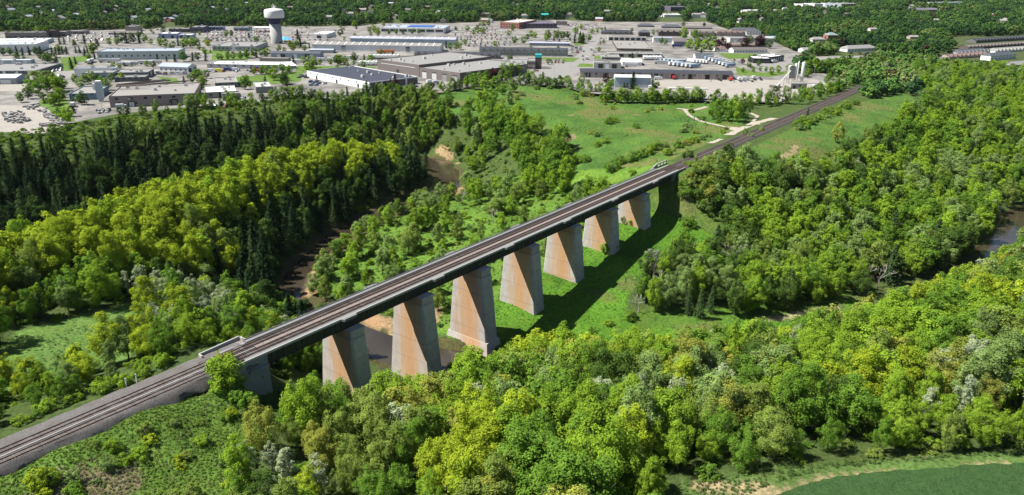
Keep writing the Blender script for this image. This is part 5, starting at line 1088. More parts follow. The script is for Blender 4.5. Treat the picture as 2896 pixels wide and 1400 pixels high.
def b_left(x, y, z, kind, t, s):
    if bed_dist([(x, y)])[0] < 19: return ('conifer', 'pine', s * 1.35) if rng.rand() < .45 else (B, 'dark' if rng.rand() < .6 else 'green', s * 1.3)
    if y < 17: return ('shrub', 'lime' if t != 'deep' else 'green', s * 1.1)
    if y < 30: s *= .8
    if x < -25 and y < 48: s *= .7
    if x < -8 and y > 84 and y < 96: s *= .8
    if in_poly([(x, y)], [(-8, 40), (12, 30), (40, 45), (45, 85), (8, 95)])[0] and rng.rand() < .55: return ('pale', 'pale' if rng.rand() < .6 else 'soft', s * .85)
    return kind, t, s
fill('LEFT', Z_LEFT, 6.0, {'a': (B, 25, 'lime'), 'b': (B, 25, 'green'), 'c': (B, 10, 'yellow'), 'd': (B, 10, 'soft'), 'e': ('shrub', 10, 'lime'), 'f': (B, 8, 'deep'), 'g': ('pale', 8, 'pale'), 'h': ('bare', 3, 'silver'), 'i': ('conifer', 3, 'pine_lighter')}, .66, 1.02, 1, (LEFT_CLEAR,), b_left)
def b_ridge(x, y, z, kind, t, s):
    front = (y - x * .33) < 134; bd = bed_dist([(x, y)])[0]
    if front and x > 36 and bd < 31 + rng.uniform(-8, 4):
        return ('conifer', 'pine' if rng.rand() < .6 else 'pine_lighter', s * rng.uniform(.8, 1.15) * (1.0 if bd > 18 else 1.18)) if rng.rand() < .66 else (B, 'dark' if rng.rand() < .7 else 'deep', s * .95)
    if x > 214 and rng.rand() < .8: return (B, 'deep' if rng.rand() < .5 else 'green', s * .9)
    return B, ('yellow' if rng.rand() < .74 else 'lime' if rng.rand() < .7 else 'olive'), s * 1.04
fill('RIDGE', Z_RIDGE, 6.9, {'a': (B, 50, 'yellow'), 'b': (B, 25, 'lime'), 'c': (B, 12, 'green'), 'd': (B, 8, 'amber'), 'e': ('conifer', 4, 'pine_lighter')}, .95, 1.3, 1, (), b_ridge)
def b_dark(x, y, z, kind, t, s):
    if z > -9: s = min(s, .6 + .4 * rng.rand())
    if x > 215 and rng.rand() < .6: return B, ('olive' if rng.rand() < .5 else 'green'), s * .85
    if z > -8 and rng.rand() < .35: return B, ('lime' if rng.rand() < .4 else 'green'), s * .75
    return kind, t, s
fill('DARK', Z_DARK, 6.0, {'a': ('conifer', 46, 'pine'), 'b': ('conifer', 22, 'pine_lighter'), 'c': (B, 14, 'dark'), 'd': (B, 10, 'deep'), 'e': (B, 5, 'olive'), 'f': ('bare', 3, 'silver')}, .62, 1.32, 1, (), b_dark)
def b_nwv(x, y, z, kind, t, s):
    if poly_dist([(x, y)], [(246,62),(289,94),(317,140),(329,182),(325,228)])[0] < 22 or z > -27 and x > 240: return B, ('green' if rng.rand() < .5 else 'lime'), s * 1.5
    if bed_dist([(x, y)])[0] < 24 and x < 215: return B, ('soft' if rng.rand() < .6 else 'lime'), rng.uniform(.55, .85)
    if 105 < x < 215 and 20 < y < 62 and rng.rand() < .45: return None, None, 0
    return kind, t, s
fill('NWV', Z_NWV, 7.4, {'a': (B, 28, 'soft'), 'b': (B, 22, 'lime'), 'c': ('shrub', 22, 'lime'), 'd': (B, 12, 'olive'), 'e': ('shrub', 10, 'soft'), 'f': ('bare', 5, 'silver'), 'g': (B, 8, 'lime')}, .52, .9, .46, ([(86,16),(96,40),(88,50),(80,40)],), b_nwv)

fill('DARK', [(292,230),(299,217),(322,230),(340,264),(318,266),(290,252)], 5.6, {'a': (B, 30, 'green'), 'b': (B, 20, 'olive'), 'c': (B, 20, 'deep'), 'd': ('conifer', 12, 'pine_lighter')}, .6, .95)
for i_, (x, y) in enumerate(_samp([(79,58),(81,80),(95,95),(118,111),(150,128),(178,133),(206,136),(226,136)], 6.5)):
    TREES.append((B if i_ % 4 else 'shrub', 'NWV', ('soft', 'lime', 'olive', 'soft', 'green')[i_ % 5], x + rng.uniform(-2, 2), y + rng.uniform(-2, 2), float(height([(x, y)])[0]) - .3, rng.uniform(.5, .72) * (1 if i_ % 4 else 2.4), rng.uniform(.6, .8) * (1 if i_ % 4 else 2.2)))
_k = 0
while _k < 60:
    x, y = rng.uniform(250, 480), rng.uniform(15, 250)
    if not in_poly([(x, y)], MEADOW_NW)[0] or vnoise(np.array([[x, y]]), 45, 61)[0] < .42: continue
    _k += 1; s_ = rng.uniform(.3, 1.15); TREES.append(('shrub', 'SPOT', ('green', 'soft', 'olive', 'lime', 'amber')[rng.randint(5)], x, y, float(height([(x, y)])[0]) - .2, s_, s_ * rng.uniform(.9, 1.3)))
_k = 0
while _k < 70:
    x, y = rng.uniform(-75, -6), rng.uniform(-60, -8)
    if not in_poly([(x, y)], LOW_GRASS)[0] or rng.rand() > .25 + .75 * (x + 75) / 69: continue
    _k += 1; s_ = rng.uniform(.22, .8); TREES.append(('shrub', 'SPOT', ('green', 'soft', 'olive', 'lime', 'yellow')[rng.randint(5)], x, y, float(height([(x, y)])[0]) - .2, s_, s_ * rng.uniform(.9, 1.3)))
for i_ in range(44):
    x, y = rng.uniform(236, 276), rng.uniform(-44, -11.5); s_ = rng.uniform(.9, 2.1); TREES.append(('shrub', 'SPOT', ('olive', 'soft', 'deep', 'green', 'amber')[rng.randint(5)], x, y, float(height([(x, y)])[0]) - .3, s_, s_ * rng.uniform(.9, 1.2)))
_k = 0
while _k < 26:
    x, y = rng.uniform(285, 560), rng.uniform(-62, -11); e_ = min(abs(y + 11), poly_dist([(x, y)], [(292,-35),(332,-50),(390,-61),(473,-67),(558,-64)])[0])
    if not in_poly([(x, y)], MEADOW_SE)[0] or e_ > 9: continue
    _k += 1; s_ = rng.uniform(.5, 1.5); TREES.append(('shrub', 'SPOT', ('green', 'soft', 'olive', 'lime')[rng.randint(4)], x, y, float(height([(x, y)])[0]) - .2, s_, s_ * rng.uniform(.9, 1.3)))
# single shrubs and trees of the meadows, embankments and the valley floor (survey frame x, y of the foot, size, kind, tint)
def spot(px, py, z, s, kind, t, zone, w=None):
    for _ in range(3):
        q = at(px, py, z); z = float(height([q])[0])
    TREES.append((kind, zone, t, q[0], q[1], z - .2, s, w or s))
D_ = 1.1246
for x, y, s, k, t in ((1530, 312, 1.5, 'shrub', 'green'), (1545, 308, 1.3, 'shrub', 'lime'), (1600, 322, 1.1, 'shrub', 'green'), (1500, 342, 1.1, 'shrub', 'soft'), (1487, 336, .9, 'shrub', 'amber'), (1640, 277, .9, 'shrub', 'soft'), (1625, 282, .8, 'shrub', 'amber'), (1660, 276, .8, 'shrub', 'lime'),
        (1455, 392, 1.5, 'shrub', 'lime'), (1475, 395, 1.3, 'shrub', 'green'), (1540, 420, 1.9, 'shrub', 'green'), (1515, 452, 1.9, 'shrub', 'lime'), (1490, 470, 1.5, 'shrub', 'green'), (1590, 403, 1.6, 'shrub', 'green'), (1610, 396, 1.6, 'shrub', 'green'), (1630, 388, 1.7, 'shrub', 'lime'), (1650, 378, 1.6, 'shrub', 'green'), (1668, 370, 1.3, 'shrub', 'soft'), (1560, 408, 1.5, 'shrub', 'green'),
        (1705, 372, 1.5, 'shrub', 'green'), (1725, 366, 1.2, 'shrub', 'amber'), (1745, 360, 1.4, 'shrub', 'lime'), (1680, 390, 1.4, 'shrub', 'lime'), (1765, 352, 1.0, 'shrub', 'soft'), (1590, 440, 1.0, 'shrub', 'lime'), (1740, 330, 1.2, 'bare', 'silver'), (1470, 242, 1.8, 'shrub', 'olive'), (1447, 250, 1.2, 'shrub', 'soft'),
        (1240, 272, .95, B, 'green'), (1200, 290, 1.0, B, 'soft'), (1280, 262, .7, B, 'soft'), (1130, 262, .8, B, 'green'), (1215, 262, .7, B, 'green'), (1180, 268, .6, B, 'lime'), (1340, 335, 1.6, 'shrub', 'green'), (1380, 342, 1.5, 'shrub', 'soft'), (1330, 300, 1.5, 'shrub', 'green'), (1410, 350, 1.4, 'shrub', 'green'), (1300, 250, 1.2, 'shrub', 'olive'), (1350, 225, 1.2, 'shrub', 'olive'),
        (1805, 305, 1.0, B, 'green'), (1830, 306, 1.05, B, 'green'), (1855, 308, 1.0, B, 'lime'), (1818, 296, 1.0, B, 'deep'), (1845, 297, 1.0, B, 'green'), (1870, 300, .9, B, 'deep'), (1790, 300, .8, B, 'green'), (1905, 262, .8, B, 'green'), (1930, 268, .8, B, 'green'), (1950, 262, .9, B, 'deep'), (1975, 262, .9, B, 'soft'), (1885, 272, .7, B, 'lime'), (2010, 262, .8, B, 'green'), (2035, 258, .8, B, 'lime'), (2060, 250, .8, B, 'green'), (2080, 243, .8, B, 'lime'), (2105, 232, .8, B, 'green'),
        (2005, 318, 1.6, 'shrub', 'green'), (2022, 312, 1.7, 'shrub', 'lime'), (2040, 305, 1.5, 'shrub', 'soft'), (2060, 300, 1.3, 'shrub', 'lime'), (2028, 300, .55, 'conifer', 'pine_lighter'), (2080, 292, 1.4, 'shrub', 'green'), (2105, 284, 1.4, 'shrub', 'lime'), (2130, 274, 1.5, 'shrub', 'green'), (2150, 264, 1.4, 'shrub', 'green'), (1915, 330, .9, 'shrub', 'lime'), (1888, 345, .9, 'shrub', 'soft'), (1780, 345, 1.0, 'shrub', 'soft'), (1875, 335, .9, 'shrub', 'green'), (1818, 335, .8, 'shrub', 'lime'),
        (1755, 420, 1.6, 'shrub', 'olive'), (1785, 425, 2.0, 'shrub', 'olive'), (1810, 415, 2.1, 'shrub', 'amber'), (1840, 408, 2.0, 'shrub', 'soft'), (1765, 445, 2.0, 'shrub', 'olive'), (1800, 445, 2.2, 'shrub', 'olive'), (1865, 400, 1.8, 'shrub', 'soft'), (1830, 435, 2.2, 'shrub', 'amber'), (1890, 398, 1.4, 'shrub', 'soft'), (1740, 470, 1.6, 'shrub', 'green'), (1720, 500, 1.4, 'shrub', 'deep'),
        (2105, 360, .85, B, 'amber'), (1600, 570, 1.2, 'shrub', 'lime'), (1570, 565, 1.0, 'shrub', 'soft'), (1525, 632, 1.5, 'shrub', 'lime'), (1720, 545, 1.0, 'shrub', 'lime'), (1648, 730, 1.0, 'bare', 'silver'), (1585, 800, 1.2, 'shrub', 'green'), (1530, 815, .8, 'shrub', 'lime'), (1490, 830, .7, 'shrub', 'green'), (1700, 640, 1.4, 'shrub', 'soft'), (1680, 660, 1.5, 'shrub', 'soft'), (1740, 650, 1.3, 'shrub', 'soft'), (1640, 690, .8, B, 'silver'), (1760, 640, 1.4, 'shrub', 'lime'),
        (566, 952, 1.9, 'shrub', 'lime'), (562, 940, 1.5, 'shrub', 'yellow'), (556, 968, 1.3, 'shrub', 'lime'), (610, 985, 1.2, 'shrub', 'green'), (640, 965, 1.2, 'shrub', 'lime'), (735, 800, .7, B, 'lime'), (750, 880, 1.2, 'shrub', 'soft'), (730, 905, 1.4, 'shrub', 'soft'), (780, 870, 1.4, 'shrub', 'lime'), (760, 920, 1.5, 'shrub', 'green'), (650, 830, .95, B, 'green'), (625, 845, .8, B, 'lime'), (670, 818, .8, B, 'green'), (590, 800, 1.0, 'bare', 'silver'),
        (105, 805, .6, 'conifer', 'pine_lighter'), (170, 770, .7, 'bare', 'silver'), (100, 1230, 1.2, 'shrub', 'yellow'), (130, 1225, .9, 'shrub', 'lime'), (285, 1130, .8, 'shrub', 'lime'), (1110, 490, .9, 'bare', 'silver'), (1070, 525, 1.0, 'bare', 'silver'), (2190, 395, .6, 'shrub', 'amber')):
    spot(x * D_, y * D_, -5 if y < 480 else -25, s, k, t, 'SPOT')

# ---- trees of the town and of the wooded suburb behind it
TOWN_TREES = ((215, 182, .62, 'conifer', 'pine'), (205, 196, .9, 'conifer', 'pine'), (140, 178, .9, B, 'deep'), (160, 182, .8, B, 'deep'), (120, 172, .8, B, 'dark'), (268, 167, .7, 'conifer', 'pine'), (446, 173, .6, 'conifer', 'pine'), (472, 174, .5, 'conifer', 'pine_lighter'), (496, 175, .65, 'conifer', 'pine'), (520, 174, .8, B, 'green'), (545, 173, .75, 'conifer', 'pine'), (560, 172, .7, B, 'deep'), (582, 173, .75, 'conifer', 'pine'), (435, 193, .5, B, 'deep'),
    (148, 155, .7, 'conifer', 'pine'), (158, 155, .7, 'conifer', 'pine'), (168, 154, .6, 'conifer', 'pine'), (178, 154, .7, 'conifer', 'pine'), (190, 153, .7, 'conifer', 'pine'), (215, 150, .6, 'conifer', 'pine'), (226, 150, .6, 'conifer', 'pine'), (240, 149, .5, 'conifer', 'pine'), (248, 149, .55, 'conifer', 'pine'), (257, 148, .6, 'conifer', 'pine'), (170, 126, .7, 'conifer', 'pine'), (183, 126, .7, 'conifer', 'pine'), (240, 124, .9, 'conifer', 'pine'), (258, 125, .5, 'conifer', 'pine'), (272, 124, .6, 'conifer', 'pine'), (213, 128, .6, 'conifer', 'pine'), (10, 157, .7, B, 'deep'), (30, 157, .7, B, 'green'), (50, 157, .8, 'conifer', 'pine'), (65, 157, .7, 'conifer', 'pine'), (85, 156, .8, 'conifer', 'pine'), (105, 158, .8, B, 'deep'), (118, 157, .8, 'conifer', 'pine'),
    (330, 121, 1.1, 'conifer', 'pine'), (345, 122, 1.0, B, 'dark'), (360, 123, 1.1, 'conifer', 'pine'), (375, 123, 1.0, B, 'dark'), (395, 122, .9, 'conifer', 'pine'), (410, 121, .8, B, 'green'), (310, 128, .7, B, 'olive'), (330, 128, .7, B, 'soft'), (455, 132, .8, B, 'green'), (470, 134, .8, B, 'lime'), (505, 130, .8, 'conifer', 'pine'), (525, 136, 1.0, B, 'lime'), (545, 136, 1.0, B, 'lime'), (560, 134, .9, B, 'green'), (490, 138, .7, B, 'soft'), (590, 133, .7, B, 'yellow'), (605, 140, .6, 'shrub', 'green'), (625, 145, .6, 'shrub', 'deep'), (645, 146, .6, 'shrub', 'deep'),
    (645, 168, .6, B, 'green'), (660, 168, .7, B, 'soft'), (680, 168, .7, B, 'green'), (700, 165, .8, B, 'green'), (720, 163, .8, B, 'deep'), (740, 160, .7, B, 'green'), (750, 158, .7, 'conifer', 'pine'), (640, 105, .7, B, 'green'), (655, 104, .7, B, 'deep'), (565, 101, .5, B, 'green'), (552, 101, .4, B, 'deep'), (850, 133, 1.0, 'conifer', 'pine'), (843, 112, 1.1, 'conifer', 'pine'), (820, 135, .7, B, 'amber'), (838, 134, .7, B, 'green'), (875, 136, .5, 'conifer', 'pine'), (862, 145, .6, B, 'green'),
    (120, 240, .9, B, 'soft'), (100, 246, 1.0, B, 'olive'), (135, 246, 1.0, B, 'olive'), (155, 245, .9, B, 'soft'), (85, 262, .8, B, 'green'), (105, 270, .9, B, 'green'), (135, 262, 1.0, B, 'green'), (160, 262, 1.0, B, 'lime'), (172, 258, .9, B, 'green'), (80, 280, .7, B, 'deep'), (60, 290, .6, B, 'green'), (135, 290, .7, 'shrub', 'soft'), (150, 300, .7, B, 'lime'), (215, 238, .7, B, 'soft'), (240, 238, .7, B, 'olive'), (258, 236, .8, B, 'soft'), (275, 233, .6, B, 'deep'), (315, 232, .6, B, 'soft'), (345, 230, .6, B, 'yellow'), (205, 330, .55, B, 'red'), (190, 350, .8, B, 'lime'), (170, 335, .6, B, 'green'),
    (522, 240, .6, 'conifer', 'pine_lighter'), (545, 235, .7, B, 'green'), (560, 228, .8, B, 'green'), (575, 240, .6, B, 'lime'), (585, 222, .6, B, 'green'), (690, 240, .6, B, 'green'), (700, 232, .5, B, 'lime'), (720, 212, .6, B, 'lime'), (745, 210, .7, B, 'green'), (760, 216, .8, B, 'green'), (780, 210, .7, B, 'lime'), (800, 205, .7, B, 'green'), (820, 206, .6, B, 'green'), (775, 228, .8, B, 'lime'), (640, 278, .5, B, 'lime'), (830, 180, .7, 'conifer', 'pine'), (860, 182, .6, B, 'lime'), (882, 184, .5, B, 'soft'), (905, 184, .5, B, 'soft'), (935, 184, .5, B, 'green'), (958, 184, .8, B, 'lime'), (976, 184, .7, B, 'lime'), (1000, 185, .4, B, 'green'), (953, 197, .4, B, 'lime'),
    (1118, 250, .95, 'conifer', 'red'), (1106, 252, .7, 'conifer', 'red'), (1135, 262, .5, B, 'lime'), (1150, 261, .5, B, 'yellow'), (1335, 238, .8, B, 'green'), (1355, 236, .8, B, 'lime'), (1375, 232, .8, B, 'green'), (1392, 228, .9, B, 'red'), (1408, 226, .8, B, 'red'), (1425, 218, 1.0, B, 'green'), (1445, 214, .9, B, 'green'), (1465, 212, .8, B, 'lime'), (1340, 250, .8, B, 'green'), (1375, 252, .9, B, 'lime'), (1400, 252, .9, B, 'green'), (1490, 238, .8, B, 'deep'), (1510, 240, .7, B, 'soft'), (1530, 242, .8, B, 'green'), (1550, 244, .7, B, 'deep'), (1420, 262, .7, B, 'green'), (1450, 256, .9, B, 'soft'), (1590, 240, .6, B, 'lime'), (1605, 236, .6, B, 'green'), (1275, 270, .6, 'shrub', 'green'), (1260, 262, .9, 'shrub', 'green'),
    (1290, 142, .8, B, 'soft'), (1262, 136, .7, 'conifer', 'pine'), (1455, 125, .8, B, 'green'), (1480, 125, .8, B, 'soft'), (1550, 112, 1.0, B, 'olive'), (1575, 112, 1.0, B, 'olive'), (1590, 112, .9, B, 'green'), (1605, 110, .8, B, 'dark'), (1625, 122, 1.0, 'conifer', 'pine'), (1638, 122, 1.2, 'conifer', 'pine'), (1650, 122, 1.1, 'conifer', 'pine'), (1643, 124, .9, B, 'deep'), (1665, 118, .8, B, 'green'), (1450, 88, .8, B, 'green'), (1340, 100, .7, B, 'soft'), (1360, 92, .6, B, 'green'), (1290, 86, .5, B, 'deep'), (1100, 98, .6, B, 'green'), (1120, 98, .6, B, 'green'), (1140, 98, .6, B, 'deep'), (1165, 97, .6, B, 'green'), (1185, 97, .6, B, 'soft'), (1005, 110, .6, B, 'olive'), (1045, 92, .7, B, 'olive'), (1060, 92, .7, B, 'green'),
    (1788, 252, 1.25, 'conifer', 'pine'), (1738, 244, .6, B, 'green'), (1755, 247, .35, 'conifer', 'pine'), (1765, 248, .4, 'conifer', 'pine'), (1773, 248, .4, 'conifer', 'pine'), (1845, 250, .7, 'conifer', 'dark'), (1712, 235, .6, B, 'red'), (1725, 234, .5, B, 'soft'), (1645, 235, .6, B, 'soft'), (1694, 147, .5, B, 'olive'), (1870, 125, .7, B, 'green'), (1882, 127, .6, B, 'soft'), (1935, 112, 1.3, B, 'lime'), (1965, 112, 1.1, B, 'green'), (1950, 142, 1.1, B, 'lime'), (1970, 145, 1.1, B, 'lime'), (1990, 146, 1.1, B, 'lime'), (2010, 146, 1.0, B, 'lime'), (1975, 130, 1.2, B, 'deep'), (2000, 128, 1.1, B, 'deep'), (2020, 124, .9, B, 'green'), (2030, 136, .9, B, 'red'), (2045, 134, 1.0, B, 'red'), (2060, 145, .8, B, 'red'), (2105, 134, 1.1, B, 'red'), (2120, 128, 1.0, B, 'deep'), (2145, 134, 1.2, B, 'red'), (2155, 133, 1.2, B, 'red'), (2175, 138, .9, B, 'deep'),
    (2285, 205, 1.0, B, 'green'), (2300, 205, 1.1, B, 'lime'), (2320, 206, .9, B, 'deep'), (2340, 206, 1.1, B, 'green'), (2360, 206, 1.1, B, 'green'), (2385, 206, 1.1, B, 'deep'), (2405, 205, 1.0, B, 'green'), (2425, 203, .8, B, 'olive'), (2250, 205, .7, B, 'soft'), (2230, 203, .6, B, 'lime'), (2200, 207, .6, B, 'lime'), (2180, 212, .6, B, 'lime'), (2440, 190, 1.0, B, 'red'), (2465, 188, 1.1, B, 'deep'), (2485, 190, .9, B, 'green'), (2100, 205, .4, B, 'green'), (2130, 204, .4, B, 'green'), (2150, 202, .35, B, 'green'), (2165, 203, .4, B, 'green'), (2120, 192, .4, B, 'deep'), (2145, 188, .5, B, 'deep'), (2100, 182, .5, B, 'red'), (2118, 176, .4, B, 'deep'))
HEDGE = [(1515 + i * 9.3, 259 - abs(i - 13) * .25 + (i % 3), .62 + .13 * ((i * 7) % 4), B, ('green', 'lime', 'green', 'soft')[i % 4]) for i in range(28)]
for x, y, s, k, t in HEDGE: spot(x * D_, y * D_, -3, s * .8, k, t, 'SPOT', s * 1.0)
_e = _samp([(1040,276),(1230,266),(1310,251),(1440,226),(1470,241),(1600,246),(1650,263),(1720,269)], 9) + _samp([(1990,290),(2060,296),(2200,296),(2290,268),(2380,256)], 7) + _samp([(330,330),(560,306),(720,296),(850,274),(960,289)], 8)
for x, y in _e:
    if rng.rand() < .72: spot(x + rng.uniform(-5, 5), y + rng.uniform(-2, 6), -2.5, rng.uniform(.3, .75), B if rng.rand() < .7 else 'shrub', ('green', 'lime', 'soft', 'deep')[rng.randint(4)], 'TOWN')
for x, y, s, k, t in TOWN_TREES:
    if k == 'conifer': s *= .78
    q = at(x, y, -2.3); TREES.append((k, 'TOWN', t, q[0], q[1], float(height([q])[0]) - .1, s * (.85 if k != 'conifer' else 1.05), s * (1.2 if k != 'conifer' else 1.5)))

n_scat = 0
while n_scat < 260:
    x, y = rng.uniform(-60, 2440), 74 + 226 * rng.rand() ** 1.5
    if not in_poly([(x, y)], TOWN_PX)[0] or vnoise(np.array([[x, y * 3.0]]), 70, 41)[0] < .44: continue
    q = at(x, y)
    if inside_bldg(q): continue
    if any(b0 - 3 < x < b1 + 3 and b2 + (b3 - b2) * .35 < y - 9 * 0 and y < b3 + 9 for b0, b1, b2, b3, bd in BBOX): continue
    if any(x0 - 2 < x < x1 + 2 and y0 - 1 < y < y1 + 4 for (x0, y0, x1, y1), _c1, _c2, _c3 in LOTS) and rng.rand() < .8: continue
    if in_poly([(x, y)], [(1440,208),(1575,236),(1655,196),(1672,158),(1702,100),(1664,99),(1652,130),(1640,150),(1610,172),(1556,190)])[0]: continue
    if 1820 < x < 2080 and 165 < y < 205 or 1890 < x < 2300 and 222 < y: continue
    n_scat += 1; s = rng.uniform(.35, .85); k = B if rng.rand() < .72 else ('conifer' if rng.rand() < .5 else 'shrub')
    TREES.append((k, 'TOWN', ('green', 'deep', 'lime', 'soft', 'olive')[rng.randint(5)] if k != 'conifer' else 'pine', q[0], q[1], Z0 - .1, s * (.8 if k != 'conifer' else .7), s * 1.2))
# ---- far woods and wooded suburbs: a mass nobody could count
HOUSE_SPOTS = list(HOUSE_ROOF) + [(c_[0], c_[1], r_ * 1.0) for c_, r_ in BLDG]      # kept clear of trees
def far_points():
    out = []; r = 330.0
    while r < 3900:
        s = 7.6 if r < 1100 else 7.6 + (r - 1100) * .0052
        for a in np.arange(PHI - .66, PHI + .66, s / r):
            q = (CAMP[0] + r * math.cos(a), CAMP[1] + r * math.sin(a)); out.append((q[0] + rng.uniform(-.5, .5) * s, q[1] + rng.uniform(-.5, .5) * s, s))
        r += s * .95
    return np.array(out)
FP = far_points(); P2 = FP[:, :2]
fpx = to_px(np.c_[P2, np.full(len(P2), -2.3)])
keep = ~in_poly(fpx[:, :2], TOWN_PX) & ~in_poly(fpx[:, :2], ROWS_PX)
for zp in (Z_FG, Z_RIGHT, Z_LEFT, Z_RIDGE, Z_DARK, Z_NWV, MEADOW_NW, MEADOW_SE, VALLEY_GRASS): keep &= ~in_poly(P2, zp)
keep &= ~((P2[:, 0] < 560) & (P2[:, 1] < 352)) & ~((P2[:, 0] < 480) & (np.hypot(P2[:, 0] - CAMP[0], P2[:, 1] - CAMP[1]) < 660))
keep &= ~((np.abs(P2[:, 1]) < 9) & (P2[:, 0] < 640)) & (bed_dist(P2) > 13)
keep &= ~((P2[:, 1] < 330) & (P2[:, 0] < 360) & (P2[:, 1] > 262) & (rng.rand(len(P2)) < .35))
keep &= ~in_poly(fpx[:, :2], [(2300,172),(2480,163),(2470,186),(2320,196),(2290,190)])
keep &= ~in_poly(fpx[:, :2], [(2240,160),(2520,152),(2640,170),(2640,182),(2500,166),(2260,176)])
for hx, hy, hr in HOUSE_SPOTS: keep &= ~(np.hypot(P2[:, 0] - hx, P2[:, 1] - hy) < hr + 3)
_tp = to_px(np.c_[P2, 7.0 + FP[:, 2] / 7.6 * 3.5]); _tw = 4.0 * FP[:, 2] / 7.6 * FPX / _tp[:, 2]
for b0, b1, b2, b3, bd in BBOX:
    keep &= ~((_tp[:, 0] > b0 - _tw * .4) & (_tp[:, 0] < b1 + _tw * .4) & (_tp[:, 2] < bd) & (_tp[:, 1] < b2 + (b3 - b2) * .55) & (fpx[:, 1] > b2))
sub = (FP[:, 0] + FP[:, 1] > 0); FP = FP[keep]; P2 = P2[keep]
_nn = vnoise(P2, 60, 21); _n2 = vnoise(P2, 17, 22); _r = rng.rand(len(P2))
FT = np.zeros((len(P2), 3)); v = .45 * _nn + .25 * _n2 + .3 * _r
far_cols = [(0.034, 0.074, 0.030), (0.050, 0.106, 0.030), (0.074, 0.142, 0.032), (0.104, 0.168, 0.040), (0.145, 0.178, 0.062)]
for i, lim in enumerate((.0, .36, .5, .62, .74)): FT[v >= lim] = far_cols[i]
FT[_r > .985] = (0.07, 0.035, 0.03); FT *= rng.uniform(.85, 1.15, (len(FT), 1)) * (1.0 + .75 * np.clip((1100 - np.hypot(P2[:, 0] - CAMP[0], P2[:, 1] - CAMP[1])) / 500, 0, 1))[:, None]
fs = FP[:, 2] / 7.6 * rng.uniform(.62, 1.12, len(FP)); FS = np.c_[fs, fs, np.clip(fs, .5, 1.5) * rng.uniform(.75, 1.1, len(FP))]
FZ = height(P2) - .3
fc = rng.rand(len(FP)) < .10
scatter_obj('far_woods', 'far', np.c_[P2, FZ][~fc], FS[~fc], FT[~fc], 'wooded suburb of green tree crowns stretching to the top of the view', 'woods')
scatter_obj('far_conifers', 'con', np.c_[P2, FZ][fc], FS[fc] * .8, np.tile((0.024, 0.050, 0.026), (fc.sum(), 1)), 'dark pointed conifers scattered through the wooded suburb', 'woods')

# ---- choose the trees that show largest; they become things of their own
KH = dict(broad=16, pale=15.5, conifer=16, bare=12, shrub=3.6); KR = dict(broad=4.9, pale=3.6, conifer=2.6, bare=3.2, shrub=2.7)
TA = np.array([(t[3], t[4], t[5], t[6], t[7]) for t in TREES]); kinds = np.array([t[0] for t in TREES])
hh = np.array([KH[k] for k in kinds]) * TA[:, 3]; ww = np.array([KR[k] for k in kinds]) * TA[:, 4]
pc = to_px(np.c_[TA[:, :2], TA[:, 2] + hh * .58]); dep = pc[:, 2]; rx = ww * FPX / dep; ry = hh * .42 * FPX / dep
CE = 8.0; gw, gh = int(2896 / CE), int(1400 / CE); cov = np.zeros((gh, gw), bool); vis = np.zeros(len(TREES), int)
for i in np.argsort(dep):
    if dep[i] < 20: continue
    x0, x1, y0, y1 = [int(v / CE) for v in (pc[i, 0] - rx[i], pc[i, 0] + rx[i] + CE, pc[i, 1] - ry[i], pc[i, 1] + ry[i] + CE)]
    x0, y0, x1, y1 = max(0, x0), max(0, y0), min(gw, x1), min(gh, y1)
    if x0 >= x1 or y0 >= y1: continue
    yy, xx = np.mgrid[y0:y1, x0:x1]; e = ((xx + .5) * CE - pc[i, 0]) ** 2 / rx[i] ** 2 + ((yy + .5) * CE - pc[i, 1]) ** 2 / ry[i] ** 2 < 1
    sub_ = cov[y0:y1, x0:x1]; vis[i] = (e & ~sub_).sum(); sub_ |= e & (rng.rand(*e.shape) < .93)
LIMIT = dict(broad=300, pale=90, conifer=230, bare=45, shrub=210); chosen = np.zeros(len(TREES), bool)
for k, lim in LIMIT.items():
    c = np.nonzero(kinds == k)[0]; c = c[np.argsort(-vis[c])][:lim]; chosen[c[vis[c] >= (3 if k in ('bare', 'shrub') else 5)]] = True
ZT = dict(FG='in the wood in the foreground below the viaduct', RIGHT='in the wood on the slope right of the viaduct', LEFT='between the tracks and the ridge on the left', RIDGE='on the ridge inside the river bend', DARK='on the steep shaded bank beyond the river', NWV='on the valley floor behind the viaduct', SPOT='standing alone or in a clump in the open grass', TOWN='among the buildings of the town')
NAMES = dict(broad=('broadleaf_tree', 'broadleaf tree'), pale=('slender_tree', 'slender airy tree'), conifer=('conifer_tree', 'conifer'), bare=('bare_tree', 'leafless grey tree'), shrub=('shrub', 'low rounded shrub'))
TW = dict(yellow='yellow-green', lime='bright green', green='green', deep='deep green', olive='olive green', amber='amber-tinged', pale='pale grey-green', soft='soft green', pine='dark green', pine_lighter='lighter green', dark='dark-leaved', red='dark red-leaved', silver='silvery')  # foliage words follow the leaf tint alone
pr = random.Random(8)
